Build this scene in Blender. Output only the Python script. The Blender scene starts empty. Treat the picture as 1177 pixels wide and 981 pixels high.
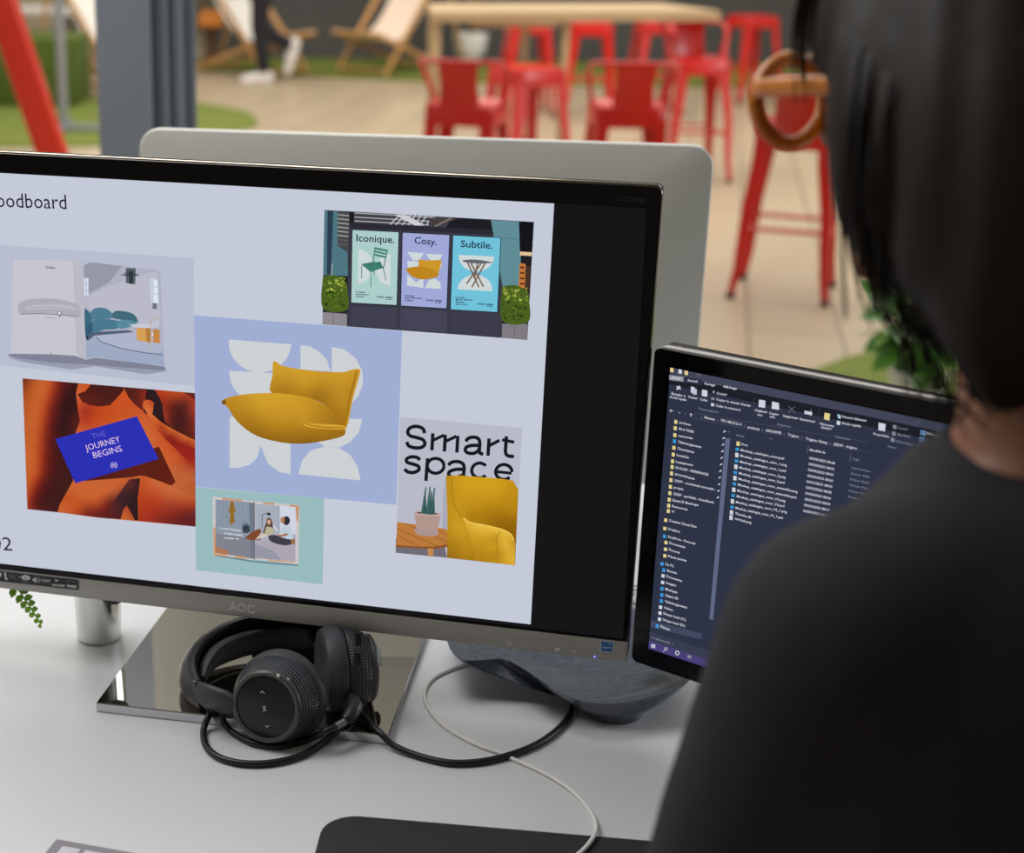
import bpy, bmesh, math, random
import numpy as np
from mathutils import Vector as V, Matrix
random.seed(7)
C = bpy.context.scene.collection
PI = math.pi

# ------------------------------------------------------------------ camera
F_PX, CX, PITCH, ROLL, HC = 1794.655, 393.058, 0.320027, 0.011879, 1.45
FW = V((0, math.cos(PITCH), -math.sin(PITCH)))
UP0 = V((0, math.sin(PITCH), math.cos(PITCH)))
RT0 = V((1, 0, 0))
RT = RT0*math.cos(ROLL) + UP0*math.sin(ROLL)
UP = -RT0*math.sin(ROLL) + UP0*math.cos(ROLL)
EYE = V((0, 0, HC))
def ray(px, py): return FW + RT*((px-CX)/F_PX) + UP*((490.5-py)/F_PX)
def at(px, py, d): return EYE + ray(px, py)*d                 # point at a depth from the camera
def on_z(px, py, z=0.0):
    r = ray(px, py); return EYE + r*((z-HC)/r.z)               # point on a level surface
cam = bpy.data.cameras.new('camera'); co = bpy.data.objects.new('camera', cam); C.objects.link(co)
m = Matrix((RT, UP, -FW)).transposed().to_4x4(); m.translation = EYE
co.matrix_world = m
cam.sensor_width = 36; cam.sensor_fit = 'HORIZONTAL'
cam.lens = F_PX*36/1177; cam.shift_x = (588.5-CX)/1177
cam.clip_start = .02; cam.clip_end = 100
cam.dof.use_dof = True; cam.dof.focus_distance = 1.305; cam.dof.aperture_fstop = cam.lens/1000/0.0105
bpy.context.scene.camera = co
vs = bpy.context.scene.view_settings
vs.view_transform = 'Standard'; vs.look = 'None'; vs.gamma = 1; vs.exposure = 0; vs.use_curve_mapping = False

# ------------------------------------------------------------------ materials
def lin(c):
    c /= 255.0
    return c/12.92 if c <= .04045 else ((c+.055)/1.055)**2.4
def rgb(t): return (lin(t[0]), lin(t[1]), lin(t[2]), 1)
MC = {}
def mat(name, col=(128,128,128), rough=.5, metal=0, noise=None, bump=None, emit=0, alpha=1, trans=0, coat=0, spec=.5):
    """principled surface; noise=(scale, second colour, stretch) mottles the colour, bump=(scale, strength) roughens it"""
    if name in MC: return MC[name]
    m = bpy.data.materials.new(name); m.use_nodes = True; nt = m.node_tree; b = nt.nodes['Principled BSDF']
    b.inputs['Base Color'].default_value = rgb(col); b.inputs['Roughness'].default_value = rough
    b.inputs['Metallic'].default_value = metal; b.inputs['Specular IOR Level'].default_value = spec
    b.inputs['Transmission Weight'].default_value = trans; b.inputs['Alpha'].default_value = alpha
    b.inputs['Coat Weight'].default_value = coat
    tc = nt.nodes.new('ShaderNodeTexCoord')
    if noise:
        n = nt.nodes.new('ShaderNodeTexNoise'); n.inputs['Scale'].default_value = noise[0]; n.inputs['Detail'].default_value = 4
        mp = nt.nodes.new('ShaderNodeMapping'); mp.inputs['Scale'].default_value = noise[2] if len(noise) > 2 else (1,1,1)
        r = nt.nodes.new('ShaderNodeValToRGB'); r.color_ramp.elements[0].position = .35; r.color_ramp.elements[1].position = .65
        r.color_ramp.elements[0].color = rgb(col); r.color_ramp.elements[1].color = rgb(noise[1])
        nt.links.new(tc.outputs['Object'], mp.inputs['Vector']); nt.links.new(mp.outputs[0], n.inputs['Vector'])
        nt.links.new(n.outputs['Fac'], r.inputs['Fac']); nt.links.new(r.outputs[0], b.inputs['Base Color'])
    if bump:
        n2 = nt.nodes.new('ShaderNodeTexNoise'); n2.inputs['Scale'].default_value = bump[0]; n2.inputs['Detail'].default_value = 3
        bp = nt.nodes.new('ShaderNodeBump'); bp.inputs['Strength'].default_value = bump[1]; bp.inputs['Distance'].default_value = .002
        nt.links.new(tc.outputs['Object'], n2.inputs['Vector']); nt.links.new(n2.outputs['Fac'], bp.inputs['Height']); nt.links.new(bp.outputs[0], b.inputs['Normal'])
    if emit:
        b.inputs['Emission Color'].default_value = rgb(col); b.inputs['Emission Strength'].default_value = emit
    MC[name] = m
    return m
def glow(t):
    """a colour shown by a lit screen"""
    k = 'screen_%d_%d_%d' % t
    if k not in MC:
        m = bpy.data.materials.new(k); m.use_nodes = True; nt = m.node_tree; nt.nodes.clear()
        e = nt.nodes.new('ShaderNodeEmission'); e.inputs['Color'].default_value = rgb(t)
        o = nt.nodes.new('ShaderNodeOutputMaterial'); nt.links.new(e.outputs[0], o.inputs[0]); MC[k] = m
    return MC[k]

# ------------------------------------------------------------------ objects
WM = {}
def wm(o): return WM.get(o.name, Matrix.Identity(4)) if o else Matrix.Identity(4)
def tag(o, label=None, cat=None, group=None, kind=None):
    if label: o['label'] = label
    if cat: o['category'] = cat
    if group: o['group'] = group
    if kind: o['kind'] = kind
    return o
def thing(name, label, cat, loc=(0,0,0), rotz=0, group=None):
    o = bpy.data.objects.new(name, None); C.objects.link(o); o.empty_display_size = .05
    o.location = loc; o.rotation_euler = (0, 0, rotz)
    WM[o.name] = Matrix.Translation(V(loc)) @ Matrix.Rotation(rotz, 4, 'Z')
    return tag(o, label, cat, group)
def obj(name, bm, mats, parent=None, smooth=True, local=False, angle=40):
    """one mesh object; shapes are given in world coordinates unless local"""
    me = bpy.data.meshes.new(name)
    if parent is not None and not local: bm.transform(wm(parent).inverted())
    bmesh.ops.recalc_face_normals(bm, faces=bm.faces[:])
    bm.to_mesh(me); bm.free()
    for q in (mats if isinstance(mats, (list, tuple)) else [mats]): me.materials.append(q)
    if smooth:
        me.polygons.foreach_set('use_smooth', [True]*len(me.polygons))
        me.set_sharp_from_angle(angle=math.radians(angle))
    o = bpy.data.objects.new(name, me); C.objects.link(o)
    if parent is not None: o.parent = parent; WM[o.name] = wm(parent)
    return o
def dup(root, loc, rotz, label, group=None):
    r = root.copy(); C.objects.link(r); r.location = loc; r.rotation_euler = (0, 0, rotz); r['label'] = label
    if group: r['group'] = group
    for ch in list(root.children):
        c = ch.copy(); C.objects.link(c); c.parent = r
        for g in list(ch.children):
            d = g.copy(); C.objects.link(d); d.parent = c
    return r

# ------------------------------------------------------------------ shapes
def B(): return bmesh.new()
def frame(o, x, y, z):
    m = Matrix((V(x), V(y), V(z))).transposed().to_4x4(); m.translation = V(o); return m
def box(bm, c, s, M=None, bev=0, seg=2):
    M = M or Matrix.Identity(4)
    r = bmesh.ops.create_cube(bm, size=1, matrix=M @ Matrix.Translation(V(c)) @ Matrix.Diagonal((s[0], s[1], s[2], 1)))
    if bev:
        ed = list({e for v in r['verts'] for e in v.link_edges})
        bmesh.ops.bevel(bm, geom=ed, offset=bev, segments=seg, affect='EDGES', profile=.5)
def loft(bm, rings, cap=True, closed=True):
    R = [[bm.verts.new(p) for p in r] for r in rings]
    n = len(R[0])
    for a, b in zip(R[:-1], R[1:]):
        for i in range(n if closed else n-1):
            j = (i+1) % n
            bm.faces.new((a[i], a[j], b[j], b[i]))
    if cap:
        bm.faces.new(list(reversed(R[0]))); bm.faces.new(R[-1])
def spline(P, k=8):
    P = [V(p) for p in P]; out = []
    for i in range(len(P)-1):
        p0 = P[max(i-1,0)]; p1 = P[i]; p2 = P[i+1]; p3 = P[min(i+2,len(P)-1)]
        for j in range(k):
            t = j/k
            out.append(.5*((2*p1)+(p2-p0)*t+(2*p0-5*p1+4*p2-p3)*t*t+(3*p1-p0-3*p2+p3)*t**3))
    out.append(P[-1]); return out
def tube(bm, P, r, seg=10, flat=None, w=None):
    """round tube, r a radius or list; with flat (a direction) and w the section is an ellipse w wide along it"""
    n = len(P); rings = []; prev = None
    for i, p in enumerate(P):
        t = (P[min(i+1,n-1)]-P[max(i-1,0)]).normalized()
        if flat is not None: a = (V(flat)-t*t.dot(V(flat))).normalized()
        else:
            a = prev if prev is not None else (V((0,0,1)) if abs(t.z) < .9 else V((1,0,0)))
            a = (a-t*t.dot(a)).normalized()
        prev = a; b = t.cross(a)
        rr = r[i] if isinstance(r, (list, tuple)) else r
        wa = (w[i] if isinstance(w, (list, tuple)) else w) if w else rr
        rings.append([p+a*(wa*math.cos(2*PI*k/seg))+b*(rr*math.sin(2*PI*k/seg)) for k in range(seg)])
    loft(bm, rings)
def lathe(bm, prof, M=None, seg=32, cap=True):
    M = M or Matrix.Identity(4)
    loft(bm, [[M @ V((r*math.cos(2*PI*k/seg), r*math.sin(2*PI*k/seg), z)) for k in range(seg)] for r, z in prof], cap)
def rrect(w, h, r, cx=0, cy=0, n=6):
    out = []
    for sx, sy, a0 in ((1,1,0),(-1,1,90),(-1,-1,180),(1,-1,270)):
        for k in range(n+1):
            a = math.radians(a0+90*k/n); out.append((cx+sx*(w/2-r)+r*math.cos(a), cy+sy*(h/2-r)+r*math.sin(a)))
    return out
def prism(bm, M, outline, y0, y1, ins=0.0):
    """outline in the x,z plane of M from depth y0 to y1, rounded over by ins at both ends"""
    cx = sum(p[0] for p in outline)/len(outline); cz = sum(p[1] for p in outline)/len(outline)
    hx = max(abs(p[0]-cx) for p in outline); hz = max(abs(p[1]-cz) for p in outline)
    def ring(y, i): return [M @ V((cx+(p[0]-cx)*(1-i/hx), y, cz+(p[1]-cz)*(1-i/hz))) for p in outline]
    s = 1 if y1 > y0 else -1
    if ins: rings = [ring(y0, ins), ring(y0+s*ins*.3, ins*.3), ring(y0+s*ins, 0), ring(y1-s*ins, 0), ring(y1-s*ins*.3, ins*.3), ring(y1, ins)]
    else: rings = [ring(y0, 0), ring(y1, 0)]
    loft(bm, rings)
def ball(bm, c, r, M=None, u=20, v=14):
    """ellipsoid r=(x,y,z) about c, axes turned by the 3x3 M"""
    R = (M.to_4x4() if M else Matrix.Identity(4))
    bmesh.ops.create_uvsphere(bm, u_segments=u, v_segments=v, radius=1, matrix=Matrix.Translation(V(c)) @ R @ Matrix.Diagonal((r[0], r[1], r[2], 1)))
def limb(bm, P, R, seg=16):
    """tapered limb through joints with rounded ends"""
    P = [V(p) for p in P]
    tube(bm, P, list(R), seg)
    for p, r in zip(P, R): ball(bm, p, (r,r,r), u=14, v=10)

# ------------------------------------------------------------------ flat pictures on a lit screen
def glow_mix():
    if 'screen_mix' not in MC:
        m = bpy.data.materials.new('screen_mix'); m.use_nodes = True; nt = m.node_tree; nt.nodes.clear()
        a = nt.nodes.new('ShaderNodeAttribute'); a.attribute_name = 'Col'; e = nt.nodes.new('ShaderNodeEmission'); o = nt.nodes.new('ShaderNodeOutputMaterial')
        nt.links.new(a.outputs['Color'], e.inputs['Color']); nt.links.new(e.outputs[0], o.inputs[0]); MC['screen_mix'] = m
    return MC['screen_mix']
def glyphs(s, bold):
    cu = bpy.data.curves.new('t', 'FONT'); cu.body = s; cu.size = 1; cu.resolution_u = 2; cu.offset = bold
    o = bpy.data.objects.new('t', cu); me = bpy.data.meshes.new_from_object(o)
    vs_ = [v.co.copy() for v in me.vertices]; fs = [list(p.vertices) for p in me.polygons]
    bpy.data.objects.remove(o); bpy.data.curves.remove(cu); bpy.data.meshes.remove(me)
    return vs_, fs
class Screen:
    """the plane of a display: point P, right u, up v; px() finds the spot on it seen at a place of the photograph"""
    def __init__(s, P, u, v): s.P, s.u, s.v = V(P), V(u), V(v); s.n = s.u.cross(s.v)
    def px(s, p, lay=0):
        r = ray(*p); t = (s.P-EYE).dot(s.n)/r.dot(s.n); return EYE+r*t+s.n*(lay*.00012)
class Flat:
    def __init__(s, scr, x0=0, y0=0, k=1): s.bm = B(); s.col = s.bm.verts.layers.float_color.new('Col'); s.scr = scr; s.x0, s.y0, s.k = x0, y0, k; s.mats = []; s.lay = 1
    def crop(s, x0, y0, k): s.x0, s.y0, s.k = x0, y0, k; return s
    def c(s, p): return (s.x0+p[0]/s.k, s.y0+p[1]/s.k)
    def mi(s, col):
        m = col if isinstance(col, bpy.types.Material) else glow(tuple(col))
        if m not in s.mats: s.mats.append(m)
        return s.mats.index(m)
    def poly(s, pts, col, lay=None):
        s.lay = lay if lay is not None else s.lay+.25
        f = s.bm.faces.new([s.bm.verts.new(s.scr.px(s.c(p), s.lay)) for p in pts]); f.material_index = s.mi(col); return s
    def rect(s, x0, y0, x1, y1, col, lay=None, skew=0):
        return s.poly([(x0,y0),(x1,y0+skew),(x1,y1+skew),(x0,y1)], col, lay)
    def ell(s, cx, cy, rx, ry, col, a0=0, a1=360, rot=0, lay=None, n=28):
        pts = []
        cr, sr = math.cos(math.radians(rot)), math.sin(math.radians(rot))
        for k in range(n+1 if a1-a0 < 360 else n):
            a = math.radians(a0+(a1-a0)*k/n); x, y = rx*math.cos(a), ry*math.sin(a); pts.append((cx+x*cr-y*sr, cy+x*sr+y*cr))
        return s.poly(pts, col, lay)
    def line(s, pts, w, col, lay=None):
        s.lay = lay if lay is not None else s.lay+.25
        for a, b in zip(pts[:-1], pts[1:]):
            dx, dy = b[0]-a[0], b[1]-a[1]; L = math.hypot(dx, dy) or 1; nx, ny = -dy/L*w/2, dx/L*w/2
            s.poly([(a[0]+nx,a[1]+ny),(b[0]+nx,b[1]+ny),(b[0]-nx,b[1]-ny),(a[0]-nx,a[1]-ny)], col, s.lay)
        return s
    def curve(s, pts, col, lay=None, k=5):
        P = spline([(p[0], p[1], 0) for p in pts+[pts[0]]], k)[:-1]
        return s.poly([(p.x, p.y) for p in P], col, lay)
    def stroke(s, pts, w, col, k=6, lay=None):
        return s.ribbon([(p.x, p.y) for p in spline([(p[0], p[1], 0) for p in pts], k)], w, col, lay)
    def ribbon(s, P, w, col, lay=None):
        s.lay = lay if lay is not None else s.lay+.25; n = len(P); mi = s.mi(col); prev = None
        for i in range(n):
            a, b = P[max(i-1,0)], P[min(i+1,n-1)]; dx, dy = b[0]-a[0], b[1]-a[1]; L = math.hypot(dx, dy) or 1; nx, ny = -dy/L*w/2, dx/L*w/2
            cur = [s.bm.verts.new(s.scr.px(s.c((P[i][0]+g*nx, P[i][1]+g*ny)), s.lay)) for g in (-1,1)]
            if prev: s.bm.faces.new((prev[0], prev[1], cur[1], cur[0])).material_index = mi
            prev = cur
        return s
    def grad(s, pts, samples, cell, lay=None, pw=3.0):
        """an area of the displayed picture whose colours run between the given spots"""
        s.lay = lay if lay is not None else s.lay+.25
        t = B(); t.faces.new([t.verts.new((p[0], p[1], 0)) for p in pts]); bmesh.ops.triangulate(t, faces=t.faces[:])
        xs = [p[0] for p in pts]; ys = [p[1] for p in pts]
        for ax, lo, hi in ((0, min(xs), max(xs)), (1, min(ys), max(ys))):
            v = lo+cell
            while v < hi:
                bmesh.ops.bisect_plane(t, geom=t.verts[:]+t.edges[:]+t.faces[:], plane_co=(v,v,0), plane_no=(1,0,0) if ax == 0 else (0,1,0)); v += cell
        t.verts.index_update(); new = {}; mi = s.mi(glow_mix())
        X = np.array([(a, b) for a, b, c in samples], float); Y = np.array([c for a, b, c in samples], float); n = len(X)
        K = lambda A, Bb: np.sqrt(((A[:,None,:]-Bb[None,:,:])**2).sum(2)+(1.5*cell)**2)
        G = np.zeros((n+1, n+1)); G[:n,:n] = K(X, X); G[:n,n] = 1; G[n,:n] = 1
        Wt = np.linalg.solve(G-np.diag([.8*cell]*n+[0]), np.vstack([Y, np.zeros((1,3))]))
        Q = np.array([(q.co.x, q.co.y) for q in t.verts]); R = np.clip(K(Q, X) @ Wt[:n] + Wt[n], Y.min(0), Y.max(0))
        for q, c in zip(list(t.verts), R):
            v = s.bm.verts.new(s.scr.px(s.c(q.co), s.lay)); v[s.col] = rgb(tuple(float(z) for z in c)); new[q.index] = v
        for fc in t.faces: s.bm.faces.new([new[q.index] for q in fc.verts]).material_index = mi
        t.free(); return s
    def text(s, t, p0, p1, h, col, bold=0.0, lay=None):
        """t with its baseline from p0 to p1 and capitals h high"""
        s.lay = lay if lay is not None else s.lay+.25
        vs_, fs = glyphs(t, bold)
        if not vs_: return s
        x0 = min(v.x for v in vs_); x1 = max(v.x for v in vs_)
        A = s.scr.px(s.c(p0), s.lay); Bq = s.scr.px(s.c(p1), s.lay)
        up = s.scr.px(s.c((p0[0], p0[1]-h)), s.lay)
        X = (Bq-A)/(x1-x0); d = X.normalized(); Y = s.scr.n.cross(d)*((up-A).length/.73)
        mi = s.mi(col); W = [s.bm.verts.new(A+X*(v.x-x0)+Y*v.y) for v in vs_]
        for f in fs:
            try: s.bm.faces.new([W[i] for i in f]).material_index = mi
            except ValueError: pass
        return s
    def done(s, name, parent, label=None):
        for f in s.bm.faces:
            if f.normal.dot(s.scr.n) < 0: f.normal_flip()
        me = bpy.data.meshes.new(name); s.bm.transform(wm(parent).inverted()); s.bm.to_mesh(me); s.bm.free()
        for q in s.mats: me.materials.append(q)
        o = bpy.data.objects.new(name, me); C.objects.link(o); o.parent = parent; WM[o.name] = wm(parent)
        if label: o['label'] = label
        return o

# ================================================================== the room
def floor_mat():
    m = bpy.data.materials.new('floor_tiles'); m.use_nodes = True; nt = m.node_tree; b = nt.nodes['Principled BSDF']
    tc = nt.nodes.new('ShaderNodeTexCoord'); br = nt.nodes.new('ShaderNodeTexBrick'); mp = nt.nodes.new('ShaderNodeMapping')
    mp.inputs['Rotation'].default_value = (0, 0, math.radians(-77)); mp.inputs['Location'].default_value = (.2, .198, 0)
    br.inputs['Color1'].default_value = rgb((190,172,142)); br.inputs['Color2'].default_value = rgb((180,162,133)); br.inputs['Mortar'].default_value = rgb((120,104,86))
    br.inputs['Scale'].default_value = 1; br.inputs['Mortar Size'].default_value = .005; br.inputs['Brick Width'].default_value = .99; br.inputs['Row Height'].default_value = .33
    n = nt.nodes.new('ShaderNodeTexNoise'); n.inputs['Scale'].default_value = 1.3; n.inputs['Detail'].default_value = 5
    mx = nt.nodes.new('ShaderNodeMixRGB'); mx.blend_type = 'MULTIPLY'; mx.inputs['Fac'].default_value = .35
    r = nt.nodes.new('ShaderNodeValToRGB'); r.color_ramp.elements[0].color = (.6,.55,.5,1); r.color_ramp.elements[1].color = (1,1,1,1)
    L = nt.links.new
    L(tc.outputs['Object'], mp.inputs[0]); L(mp.outputs[0], br.inputs['Vector']); L(tc.outputs['Object'], n.inputs['Vector']); L(n.outputs['Fac'], r.inputs[0])
    L(br.outputs['Color'], mx.inputs[1]); L(r.outputs[0], mx.inputs[2]); L(mx.outputs[0], b.inputs['Base Color'])
    b.inputs['Roughness'].default_value = .38
    return m
bm = B(); box(bm, (.5, 7, -.05), (19, 22, .1)); tag(obj('floor', bm, floor_mat(), smooth=False), kind='structure')
WALL = mat('dark_grey_wall', (84,82,80), .8, noise=(1.2, (76,74,73)))
bm = B(); box(bm, (4.35, 16.2, 1.9), (11.5, .12, 3.8)); tag(obj('wall_back', bm, WALL, smooth=False), kind='structure')
bm = B(); box(bm, (-5.9, 20.0, 1.9), (9, .12, 3.8)); tag(obj('wall_rear', bm, mat('beige_wall', (176,164,146), .8, noise=(.8,(160,148,132))), smooth=False), kind='structure')
bm = B(); box(bm, (.5, 19.0, -.05), (19, 2.2, .1)); tag(obj('floor_rear', bm, MC.setdefault('ft', floor_mat()), smooth=False), kind='structure')

# ------------------------------------------------------------------ steel column
COL = mat('blue_grey_paint', (116,124,134), .42, noise=(6,(111,119,129)))
p = at(142, 100, 3.25); q = at(198, 100, 3.25)
bm = B(); y0 = p.y
x0 = at(113, 60, 3.25).x
box(bm, (x0+.056, y0, 1.9), (.112, .016, 3.8), bev=.004)
box(bm, (x0+.075, y0+.085, 1.9), (.012, .16, 3.8))
box(bm, (x0+.114, y0+.17, 1.9), (.15, .016, 3.8), bev=.004)
box(bm, (x0+.128, y0+.07, 1.9), (.022, .02, 3.8), bev=.005)
box(bm, (x0+.158, y0+.10, 1.9), (.02, .02, 3.8), bev=.005)
tag(obj('column', bm, COL, smooth=False), 'blue grey steel column rising behind the large silver monitor back', kind='structure')

# ------------------------------------------------------------------ turf
TURF = mat('turf', (112,124,36), .9, noise=(30,(94,106,28)), bump=(140,.6))
def turf_disc(name, c, rx, ry, label, n=64):
    bm = B()
    rings = []
    for k, (s, z) in enumerate(((1,.002),(1,.014),(.985,.02))):
        rings.append([V((c[0]+rx*s*math.cos(2*PI*i/n)*(1+.012*math.sin(5*i)), c[1]+ry*s*math.sin(2*PI*i/n), z)) for i in range(n)])
    loft(bm, rings); return tag(obj(name, bm, TURF), label, 'rug', 'artificial grass rugs')
turf_disc('turf_rug', (-2.15, 11.25), 1.52, 1.36, 'round artificial grass rug under the green cube seat')
turf_disc('turf_rug', (3.1, 4.05), 1.95, 1.55, 'round artificial grass rug behind the smaller monitor')
bm = B(); TS = [(-1.7,15.15),(-.4,14.5),(.8,14.12),(2.4,13.95),(4.6,13.95),(4.6,16.12),(-1.7,16.12)]; loft(bm, [[V((x,y,z)) for x, y in TS] for z in (.002,.022)])
tag(obj('turf_strip', bm, TURF), 'long strip of artificial grass along the dark wall', 'rug')
# cube seat covered in turf
bm = B(); a = on_z(89, 122, .02)
box(bm, (a.x-.62, a.y+.35, .27), (1.24, .7, .5), bev=.03, seg=3)
HEDGE = mat('turf_cover', (84,100,26), .95, noise=(40,(66,84,18)), bump=(160,.9))
tag(obj('turf_cube_seat', bm, HEDGE), 'low green cube seat covered in artificial grass, left of the column', 'seat')

# ------------------------------------------------------------------ furniture far left
t = thing('low_white_bench', 'low white bench behind the green cube seat', 'bench', (-2.6, 14.6, 0))
WHT = mat('white_laminate', (216,210,200), .5)
bm = B(); box(bm, (-2.6,14.6,.55), (1.9,.5,.06), bev=.01); obj('bench_top', bm, WHT, t)
for sx in (-.85,.85):
    bm = B(); box(bm, (-2.6+sx,14.6,.26), (.06,.46,.52), bev=.005); obj('leg', bm, WHT, t)
t = thing('beige_cabinet', 'pale beige cabinet standing against the far left wall', 'cabinet', (-4.0, 18.2, 0))
BEI = mat('beige_panel', (190,180,152), .6)
bm = B(); box(bm, (-4.0,18.2,.95), (1.5,.5,1.9), bev=.01); obj('body', bm, BEI, t)
for sx in (-.37,.37):
    bm = B(); box(bm, (-4.0+sx,17.94,1.0), (.7,.02,1.7), bev=.004); d = obj('door', bm, BEI, t)
    bm = B(); box(bm, (-4.0+sx*.2,17.91,1.0), (.02,.03,.16), bev=.004); obj('handle', bm, mat('dull_steel',(140,140,140),.35,1), d)
bm = B(); box(bm, (-2.35,18.6,.9), (.9,.45,1.8), bev=.01); o = obj('grey_locker', bm, mat('taupe_panel',(128,116,104),.6))
tag(o, 'taupe locker beside the pale beige cabinet', 'locker')
t = thing('red_pouf', 'dull red round pouf in front of the beige cabinet', 'pouf', (-3.62,17.3,0))
bm = B(); lathe(bm, [(.12,0),(.16,.03),(.17,.12),(.16,.2),(.12,.23),(.03,.24)], Matrix.Translation((-3.62,17.3,0)), 24); obj('body', bm, mat('red_fabric',(120,44,34),.9), t)
bm = B(); lathe(bm, [(.02,.235),(.025,.25),(.01,.255)], Matrix.Translation((-3.62,17.3,0)), 12); obj('button', bm, mat('red_fabric'), t)
# grey metal stand
GRY = mat('grey_steel', (150,152,156), .4, .5)
a = on_z(74, 154); t = thing('grey_metal_stand', 'grey tubular metal stand with crossed feet on the grass rug', 'stand', tuple(a))
bm = B(); tube(bm, [V((a.x,a.y,.02)), V((a.x,a.y,2.1))], .033, 14); obj('pole', bm, GRY, t)
bm = B(); tube(bm, [V((a.x-.5,a.y+.05,2.1)), V((a.x+.5,a.y-.05,2.1))], .025, 12); obj('crossbar', bm, GRY, t)
bm = B(); box(bm, (a.x+.1,a.y,.04), (.62,.05,.045), bev=.008); obj('foot', bm, GRY, t)
bm = B(); box(bm, (a.x,a.y,.042), (.05,.5,.045), bev=.008); obj('foot', bm, GRY, t)
# red slanted frame
RED2 = mat('red_gloss_paint', (222,50,26), .32, coat=.3)
d = 5.4; foot = on_z(126, 373); rr_ = ray(-76, -230); top = EYE+rr_*(foot.y/rr_.y)
t = thing('red_trestle', 'red slanted steel A-frame at the far left edge', 'trestle', tuple(foot))
def sqbar(bm, a, b, w, dep):
    ax = (b-a).normalized(); x = V((0,1,0)).cross(ax).normalized(); M = frame((a+b)/2, x, V((0,1,0)), ax)
    box(bm, (0,0,0), (w,dep,(b-a).length), M, bev=.012)
bm = B(); sqbar(bm, foot, top, .1, .1); obj('leg', bm, RED2, t)
f2 = V((2*top.x-foot.x, foot.y, 0)); bm = B(); sqbar(bm, f2, top, .1, .1); obj('leg', bm, RED2, t)
bm = B(); tube(bm, [top+V((0,-.3,-.03)), top+V((0,.3,-.03))], .05, 14); obj('top_bar', bm, RED2, t)
bm = B(); mid = foot*.28+top*.72; m2 = f2*.28+top*.72; sqbar(bm, m2, mid, .05, .05); obj('brace', bm, RED2, t)

# ------------------------------------------------------------------ bar chairs and stools
RED = mat('red_lacquered_steel', (205,26,12), .3, coat=.15, noise=(3,(188,22,10)))
RUB = mat('black_rubber', (24,24,24), .8)
HS, WS, WF = .68, .15, .193                                   # seat height, half seat, half footprint
def bar_seat(name, label, backed, loc=(0,0,0), rotz=0):
    t = thing(name, label, 'chair' if backed else 'stool', (0,0,0), 0, 'red bar chairs' if backed else 'red bar stools')
    bm = B()
    def rr(h, z, r=.045): return [V((x, y, z)) for x, y in rrect(2*h, 2*h, r, n=5)]
    loft(bm, [rr(WS*.97,HS-.088), rr(WS*1.0,HS-.084), rr(WS*1.03,HS-.012), rr(WS*1.0,HS), rr(WS*.9,HS), rr(WS*.75,HS-.008), rr(WS*.3,HS-.012,.02)])
    obj('seat', bm, RED, t, local=True)
    for sx, sy in ((-1,-1),(1,-1),(1,1),(-1,1)):
        bm = B(); R = []
        for z, h, w in ((HS-.02,WS*.97,.058),(HS-.14,WS*1.0,.054),(.35,(WS+WF)/2,.044),(.12,WF*.94,.034),(.02,WF,.028)):
            cx, cy = sx*h, sy*h
            R.append([V((cx,cy,z)), V((cx-sx*w,cy,z)), V((cx-sx*w,cy-sy*.008,z)), V((cx-sx*.014,cy-sy*.014,z)), V((cx-sx*.008,cy-sy*w,z)), V((cx,cy-sy*w,z))])
        loft(bm, R); lg = obj('leg', bm, RED, t, local=True, angle=25)
        bm = B(); box(bm, (sx*(WF-.012), sy*(WF-.012), .011), (.034,.034,.022), bev=.006); obj('foot_cap', bm, RUB, lg, local=True)
    h = (WS+WF)/2*1.05-.015
    for i, (a, b) in enumerate((((-h,-h),(h,-h)),((h,-h),(h,h)),((h,h),(-h,h)),((-h,h),(-h,-h)))):
        z = .28 if i % 2 == 0 else .26
        bm = B(); tube(bm, [V((a[0],a[1],z)), V((b[0],b[1],z))], .009, 8); obj('crossbar', bm, RED, t, local=True)
    if backed:
        bm = B()                                              # panel
        rings = []
        for z, y, w in ((HS-.05,-WS-.004,.092),(HS+.0,-WS-.006,.086),(HS+.09,-WS-.026,.078),(HS+.175,-WS-.052,.084)):
            rings.append([V((-w,y+.012,z)), V((0,y-.006,z)), V((w,y+.012,z)), V((w,y+.018,z)), V((0,y,z)), V((-w,y+.018,z))])
        loft(bm, rings); obj('backrest', bm, RED, t, local=True)
        bm = B(); P = [(-.142,.03,HS-.02),(-.165,-.02,HS+.06),(-.182,-.09,HS+.15),(-.168,-.165,HS+.18),(-.1,-.2,HS+.182),(0,-.207,HS+.182),(.1,-.2,HS+.182),(.168,-.165,HS+.18),(.182,-.09,HS+.15),(.165,-.02,HS+.06),(.142,.03,HS-.02)]
        tube(bm, spline(P,6), .0105, 10); obj('back_rail', bm, RED, t, local=True)
    t.location = loc; t.rotation_euler = (0,0,rotz); return t
def on_seat(px, py): p = on_z(px, py, HS); return (p.x, p.y, 0)
c1 = bar_seat('bar_chair', 'red metal bar chair below the left end of the wooden table', True, on_seat(538,117), math.radians(-19))
dup(c1, on_seat(721,119), math.radians(-1), 'red metal bar chair right of the one below the table, its seat catching orange light')
dup(c1, on_seat(802,66), math.radians(186), 'red metal bar chair tucked under the right end of the wooden table')
dup(c1, (1.772,6.167,0), math.radians(-21), 'red metal bar chair standing alone nearest the seated person')
s1 = bar_seat('bar_stool', 'red metal bar stool half hidden by the left bar chair, under the table', False, on_seat(606,77), math.radians(28))
for (x, y), rz, lb in (((608,24),4,'red metal bar stool under the table, above the left bar chair'), ((680,26),-4,'red metal bar stool under the middle of the table'),
        ((757,24),4,'red metal bar stool behind the table, above the right bar chair'), ((866,18),20,'red metal bar stool beyond the right end of the table')):
    dup(s1, on_seat(x,y), math.radians(rz), lb)

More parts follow.
